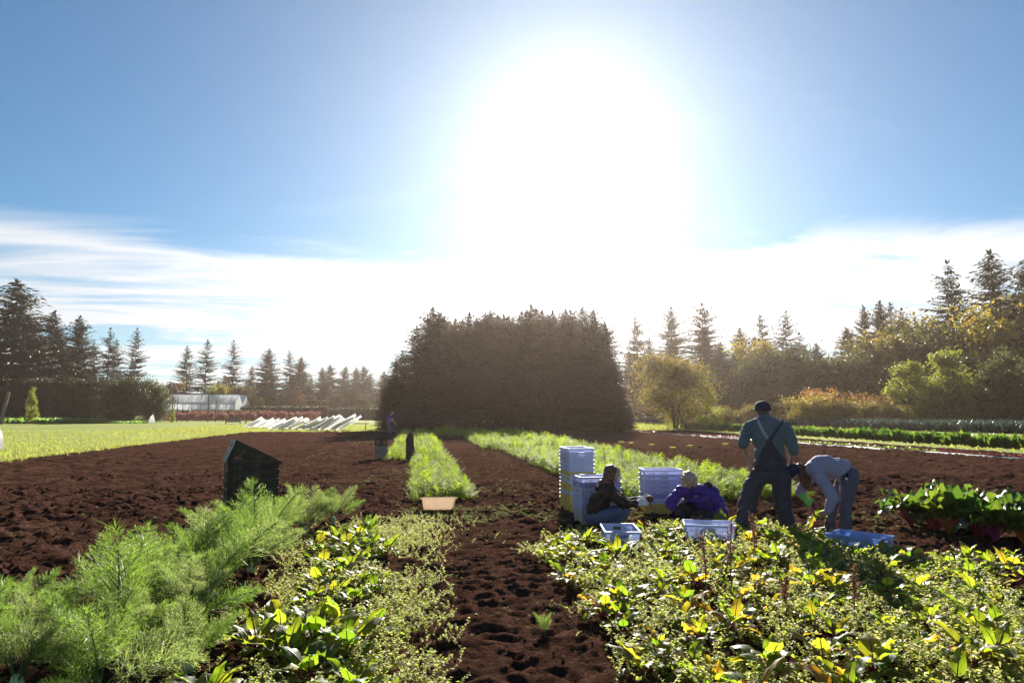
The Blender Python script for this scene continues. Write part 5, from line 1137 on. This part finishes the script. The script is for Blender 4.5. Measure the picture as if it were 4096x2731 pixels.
garment('jeans', [ellipsoid(J(1130, 765, 0), (.125, .165, .14), 0, .5)] + chain((hN, .115), (J(1115, 890, -.09), .098), (kN, .080), (J(1092, 1110, -.09), .072), (aN, .068)) + chain((hF, .112), (J(1050, 900, .11), .095), (kF, .080), (J(975, 1110, .12), .070), (aF, .066)), C_GJEAN, pb, .011, 3, .009, 1.1)
garment('beanie', [ellipsoid(hc+np.array([-.030, 0, .022]), (.128, .112, .105), 0, -.6)], C_NAVY, pb, .008, 2, .003, 2.0, cut=lambda V: (V-hc) @ np.array([-.55, -.05, .6]) > -.022)
garment('hair', chain((J(765, 715, -.02), .075), (J(805, 765, -.03), .062), (J(815, 835, -.04), .045), (J(800, 880, -.05), .025)) + chain((J(770, 760, -.07), .05), (J(790, 850, -.08), .03)) + chain((J(765, 750, .05), .05), (J(770, 850, .05), .028)), H_BROWN, pb, .008, 2, .012, 2.5)
garment('glove', hand_shapes(wF, J(855, 1050, -.02)-wF, (.5, -.3, -.4), .6, -1, 1.38) + chain((J(768, 945, .02), .052), (wF, .044)), C_NEON, pb, .0055, 2, .001)
m = MB(); m.add(*box(-.02, .02, -.012, .012, -.045, .045)); o = m.build('pouch', C_BLACK, pb); o.location = J(1110, 762, -.185); o.rotation_euler = (0, .35, 0)
m = MB(); m.add(*box(-.014, .014, -.004, .004, -.016, .016)); o2 = m.build('pouch_badge', C_GLOVE, o); o2.location = (.006, -.016, -.02)
boots(pb, [aN, aF], (-1, 0, 0))
def held_beet(world_parent, p, r, label, leaves, d):
    Mx = Matrix.Translation(world_parent.location) @ world_parent.rotation_euler.to_matrix().to_4x4(); q = Mx @ Vector(p)
    t = empty('beetroot', q, world_parent.rotation_euler[2]); m = MB(); V, F = ellipsoid((0, 0, 0), (r, r, r*.95)); V = V*(1+.08*vn(V[:, 0]*40, V[:, 2]*40, 3)[:, None]); m.add(V, F); m.add(*tube([(0, 0, -r*.8), (.01, 0, -r*1.5), (.02, 0, -r*2.4)], [.012, .006, .002], 5)); m.build('root', M_BEETROOT, t, True)
    for i in range(leaves): o = link('leaf', BEETL[(i*3) % 14], t); o.rotation_euler = (d[0]+U(-.3, .3), d[1]+U(-.3, .3), U(0, 6)); o.scale = (1.1,)*3
    tag(t, label, 'beetroot')
held_beet(pb, J(862, 1015, -.07), .045, 'dark beetroot with hanging leaves in the bending worker\'s gloved hand', 4, (2.9, 0))

# --- dark-haired woman crouching, seen from the side
pw = person((2.70, 9.66, .0), R(-15.6), 'dark-haired woman crouching in brown hoodie, reaching out with white gloves')
J = lambda zx, zy, y=0.0: np.array([(zx-500)*.00128, y, (1187-zy)*.00128])
sN, eN, wN = J(545, 775, -.17), J(700, 890, -.17), J(858, 880, -.12); sF, eF, wF = J(560, 775, .15), J(740, 900, .14), J(900, 850, .05)
hN, kN, aN = J(395, 1050, -.09), J(715, 965, -.13), J(560, 1150, -.11); hF, kF, aF = J(395, 1045, .09), J(690, 985, .12), J(600, 1150, .10)
hc = J(592, 575, .0); hf, hu = (1, .08, -.16), (.1, 0, 1)
body(pw, chain((J(385, 1040), .13), (J(410, 930), .12), (J(470, 820), .125), (J(520, 750), .10), (J(548, 690), .055), (J(565, 640), .052)) + chain((sN, .052), (eN, .040), (wN, .027)) + chain((sF, .052), (eF, .040), (wF, .027)) + chain((J(520, 760), .085), (sN, .06)) + chain((J(520, 760), .085), (sF, .06)) + chain((hN, .09), (kN, .058), (aN, .04)) + chain((hF, .09), (kF, .058), (aF, .04)),
     hand_shapes(wN, (1, .3, .08), (.1, .9, -.3), .55, 1) + hand_shapes(wF, (1, -.15, -.1), (.1, -.9, .2), .55, -1), head_shapes(hc, hf, hu, .98), M_SKIN)
eyes(pw, hc, hf, hu, .98)
garment('hoodie', [ellipsoid(J(390, 985, 0), (.145, .175, .14)), ellipsoid(J(430, 890, 0), (.15, .17, .16), 0, .4), ellipsoid(J(500, 780, 0), (.135, .185, .14), 0, .4), ellipsoid(J(445, 720, 0), (.085, .13, .055), 0, -.5)] + chain((J(520, 770, -.1), .085), (sN, .085), (J(625, 830, -.17), .075), (eN, .068), (J(800, 888, -.14), .052), (J(815, 886, -.14), .050)) + chain((J(530, 770, .1), .085), (sF, .08), (eF, .066), (J(860, 862, .07), .050)) + chain((J(535, 715), .072), (J(552, 678), .064)), C_HOOD, pw, .010, 3, .012, 1.0)
garment('jeans', [ellipsoid(J(375, 1060, 0), (.145, .175, .115))] + chain((hN, .105), (J(560, 1010, -.12), .095), (kN, .078), (J(640, 1060, -.12), .075), (aN, .062)) + chain((hF, .105), (J(560, 1010, .11), .092), (kF, .076), (J(640, 1070, .11), .072), (aF, .06)), C_JEAN, pw, .011, 3, .008, 1.0)
garment('hair', [ellipsoid(hc+np.array([-.040, 0, .040]), (.100, .098, .095)), ellipsoid(hc+np.array([-.075, 0, -.03]), (.075, .098, .12)), ellipsoid(hc+np.array([-.105, 0, -.11]), (.075, .105, .085)), ellipsoid(hc+np.array([-.165, 0, -.125]), (.05, .08, .05)), capsule(hc+[.015, -.06, .07], .032, hc+[-.030, -.086, -.07], .032), capsule(hc+[.015, .06, .07], .032, hc+[-.030, .086, -.07], .032)], H_BROWN, pw, .008, 2, .010, 2.2)
m = MB(); a = np.arange(13)*2*np.pi/12
for s_ in (-1, 1):
    c = hc+[.090, s_*.033, .004]; m.add(*tube(np.stack([np.full(13, c[0]), c[1]+.024*np.cos(a), c[2]+.018*np.sin(a)], 1), .0035, 5, False)); m.add(*tube([c+[0, s_*.024, .006], hc+[.0, s_*.085, .008]], .0035, 5))
m.add(*tube([hc+[.093, -.01, .006], hc+[.093, .01, .006]], .003, 5)); m.build('spectacles', M_GLASS, pw)
garment('glove', hand_shapes(wN, (1, .3, .08), (.1, .9, -.3), .55, 1, 1.35) + chain((wN-[.045, 0, 0], .042), (wN, .040)), C_GLOVE, pw, .0055, 2, .001); garment('glove', hand_shapes(wF, (1, -.15, -.1), (.1, -.9, .2), .55, -1, 1.35) + chain((wF-[.04, 0, 0], .042), (wF, .040)), C_GLOVE, pw, .0055, 2, .001)
boots(pw, [aN, aF], (1, 0, 0)); held_beet(pw, J(985, 840, -.03), .052, 'round beetroot held up by the dark-haired woman', 0, (1.9, .6))

# --- fair-haired worker crouching, facing the camera
pf = person((4.22, 10.05, .0), R(-22.6), 'fair-haired worker crouching in a purple jacket, head bent over the beets')
J = lambda zx, zy, y=0.0: np.array([(zx-1640)*.00131, y, (1137-zy)*.00131])
sL, eL, wL = J(1475, 770, -.14), J(1350, 905, -.22), J(1450, 985, -.40); sR, eR, wR = J(1815, 760, -.06), J(1925, 985, -.16), J(1765, 1015, -.40)
hL, kL, aL = J(1690, 1045, .12), J(1505, 935, -.34), J(1530, 1125, -.16); hR, kR, aR = J(1800, 1045, .12), J(1640, 1010, -.40), J(1690, 1125, -.18)
hc = J(1568, 640, -.30); hf, hu = (.06, -.72, -.70), (-.05, -.7, .7)
body(pf, chain((J(1745, 1035, .10), .13), (J(1725, 920, .06), .12), (J(1680, 830, -.05), .12), (J(1640, 760, -.15), .10), (J(1605, 715, -.22), .055), (J(1590, 690, -.25), .052)) + chain((sL, .052), (eL, .04), (wL, .028)) + chain((sR, .052), (eR, .04), (wR, .028)) + chain((J(1640, 770, -.13), .085), (sL, .06)) + chain((J(1650, 770, -.12), .085), (sR, .06)) + chain((hL, .09), (kL, .058), (aL, .042)) + chain((hR, .09), (kR, .058), (aR, .042)),
     hand_shapes(wL, (.8, -.35, -.5), (.1, .3, -.9), .6, 1) + hand_shapes(wR, (-.8, -.3, -.4), (0, .3, -.9), .6, -1), head_shapes(hc, hf, hu, .98), M_SKIN)
eyes(pf, hc, hf, hu, .98)
garment('jacket', [ellipsoid(J(1745, 930, .05), (.245, .20, .19)), ellipsoid(J(1690, 830, -.05), (.235, .17, .17)), ellipsoid(J(1650, 765, -.12), (.20, .13, .10)), ellipsoid(J(1860, 960, .05), (.11, .15, .14))] + chain((J(1560, 770, -.14), .09), (sL, .088), (J(1405, 840, -.19), .082), (eL, .078), (J(1400, 955, -.32), .062), (J(1425, 975, -.365), .052)) + chain((J(1740, 765, -.08), .095), (sR, .092), (J(1880, 880, -.11), .09), (eR, .086), (J(1840, 1012, -.30), .066), (J(1795, 1016, -.36), .054)) + chain((J(1630, 745, -.18), .085), (J(1602, 700, -.23), .078)), C_PURPLE, pf, .010, 3, .016, 1.0)
garment('yoke', [capsule(J(1770, 715, -.075), .075, J(1850, 800, -.075), .075), capsule(J(1850, 800, -.075), .072, J(1905, 900, -.09), .062)], C_BLACK, pf, .010, 3, .004)
garment('trousers', [ellipsoid(J(1760, 1060, .1), (.16, .16, .10))] + chain((hL, .10), (J(1590, 980, -.12), .094), (kL, .078), (J(1515, 1030, -.25), .072), (aL, .064)) + chain((hR, .10), (J(1720, 1025, -.15), .094), (kR, .078), (J(1665, 1070, -.3), .072), (aR, .064)), C_BLACK, pf, .011, 3, .008)
garment('hair', [ellipsoid(hc+np.array([-.005, .02, .045]), (.112, .115, .100)), ellipsoid(hc+np.array([-.012, -.055, .055]), (.092, .07, .05)), capsule(hc+[-.085, -.03, .03], .036, hc+[-.080, -.03, -.065], .026), capsule(hc+[.088, .0, .03], .036, hc+[.085, .0, -.06], .028), capsule(hc+[-.045, -.105, .045], .026, hc+[-.05, -.125, .0], .014), capsule(hc+[.03, -.105, .05], .026, hc+[.035, -.125, .01], .014)], H_BLOND, pf, .008, 2, .010, 2.4)
for w_, d_, n_, s_ in ((wL, (.8, -.35, -.5), (.1, .3, -.9), 1), (wR, (-.8, -.3, -.4), (0, .3, -.9), -1)): garment('glove', hand_shapes(w_, d_, n_, .6, s_, 1.35) + chain((np.array(w_)-np.array(d_)*.05, .044), (w_, .042)), C_DGLOVE, pf, .0055, 2, .001)
boots(pf, [aL, aR], (0, -1, 0)); held_beet(pf, J(1600, 1040, -.47), .058, 'large beetroot between the fair-haired worker\'s gloves', 0, (1.2, .3))

# --- far worker with a hoe
ph = person((-1.95, 51.6, .02), R(2), 'far worker in blue clothes and cap hoeing beside the grove')
J = lambda px, py, y=0.0: np.array([(px-893)*.0322, y, (998-py)*.0322])
body(ph, chain((J(893, 974), .13), (J(892, 966), .13), (J(894, 958), .12), (J(897, 952, -.02), .06)) + chain((J(891, 957, -.2), .055), (J(896, 966, -.24), .042), (J(903, 971, -.2), .03)) + chain((J(894, 957, .2), .055), (J(901, 965, .22), .042), (J(906, 974, .05), .03)) + chain((J(892, 974, -.1), .085), (J(893, 985, -.1), .058), (J(891, 995, -.1), .042)) + chain((J(894, 974, .1), .085), (J(897, 985, .1), .058), (J(896, 995, .1), .042)), hand_shapes(J(903, 971, -.2), (.6, .2, -.6), (0, .8, -.2), .9, 1) + hand_shapes(J(906, 974, .05), (.5, -.2, -.7), (0, -.8, -.2), .9, -1), head_shapes(J(900, 949.5, -.02), (.85, 0, -.5), (.5, 0, .85)), M_SKIN)
garment('shirt', [ellipsoid(J(892.5, 962, 0), (.19, .19, .30), 0, .12), ellipsoid(J(893.5, 957, 0), (.17, .23, .12))] + chain((J(891.5, 957, -.18), .085), (J(894, 962, -.23), .072)) + chain((J(894, 957, .18), .085), (J(898, 961, .22), .072)), C_BLUE, ph, .018, 3, .012)
garment('trousers', [ellipsoid(J(893, 973, 0), (.17, .18, .15))] + chain((J(892, 975, -.1), .115), (J(893, 985, -.1), .10), (J(891, 994, -.1), .09)) + chain((J(894, 975, .1), .115), (J(897, 985, .1), .10), (J(896, 994, .1), .09)), C_JEAN, ph, .018, 3, .010)
garment('cap', [ellipsoid(J(899.5, 948.2, -.02), (.105, .10, .085), 0, .4), ellipsoid(J(903, 949, -.02), (.08, .07, .015), 0, .5)], cloth('tan_cap', (.20, .16, .12)), ph, .010, 2, .002, cut=lambda V: V[:, 2] > J(0, 950.3)[2])
boots(ph, [J(891, 995, -.1), J(896, 995, .1)], (1, 0, 0))
t = empty('hoe', (-1.95, 51.6, .02), R(2)); m = MB(); m.add(*tube([J(902, 962, -.1), J(905, 974, -.06), J(912, 996, .0)], .018, 6)); m.build('handle', M_WOOD, t); m = MB(); e = J(912, 997); m.add(*box(e[0]-.02, e[0]+.14, -.08, .08, e[2]-.02, e[2]+.0)); m.build('blade', M_FRAME, t); tag(t, 'long-handled hoe in the far worker\'s hands', 'hoe')

bpy.data.scenes.remove(TMP)
# ------------------------------------------------------------------ thin volume veiling the far trees, added and warmed to imitate lens glare
hz = MB(); hz.add(*box(-135, 135, -14, 250, -1.2, 30))
hm = bpy.data.materials.new('veil_haze'); hm.use_nodes = True; ht = hm.node_tree; ht.nodes.clear()
pv = ht.nodes.new('ShaderNodeVolumePrincipled'); pv.inputs['Color'].default_value = (1.0, .80, .68, 1)
pv.inputs['Density'].default_value = 0.00024; pv.inputs['Anisotropy'].default_value = .75
ho = ht.nodes.new('ShaderNodeOutputMaterial'); ht.links.new(pv.outputs[0], ho.inputs['Volume'])
tag(hz.build('veil_haze', hm), 'thin pale veil over the farm, added in place of lens glare', 'veil_haze', kind='stuff')
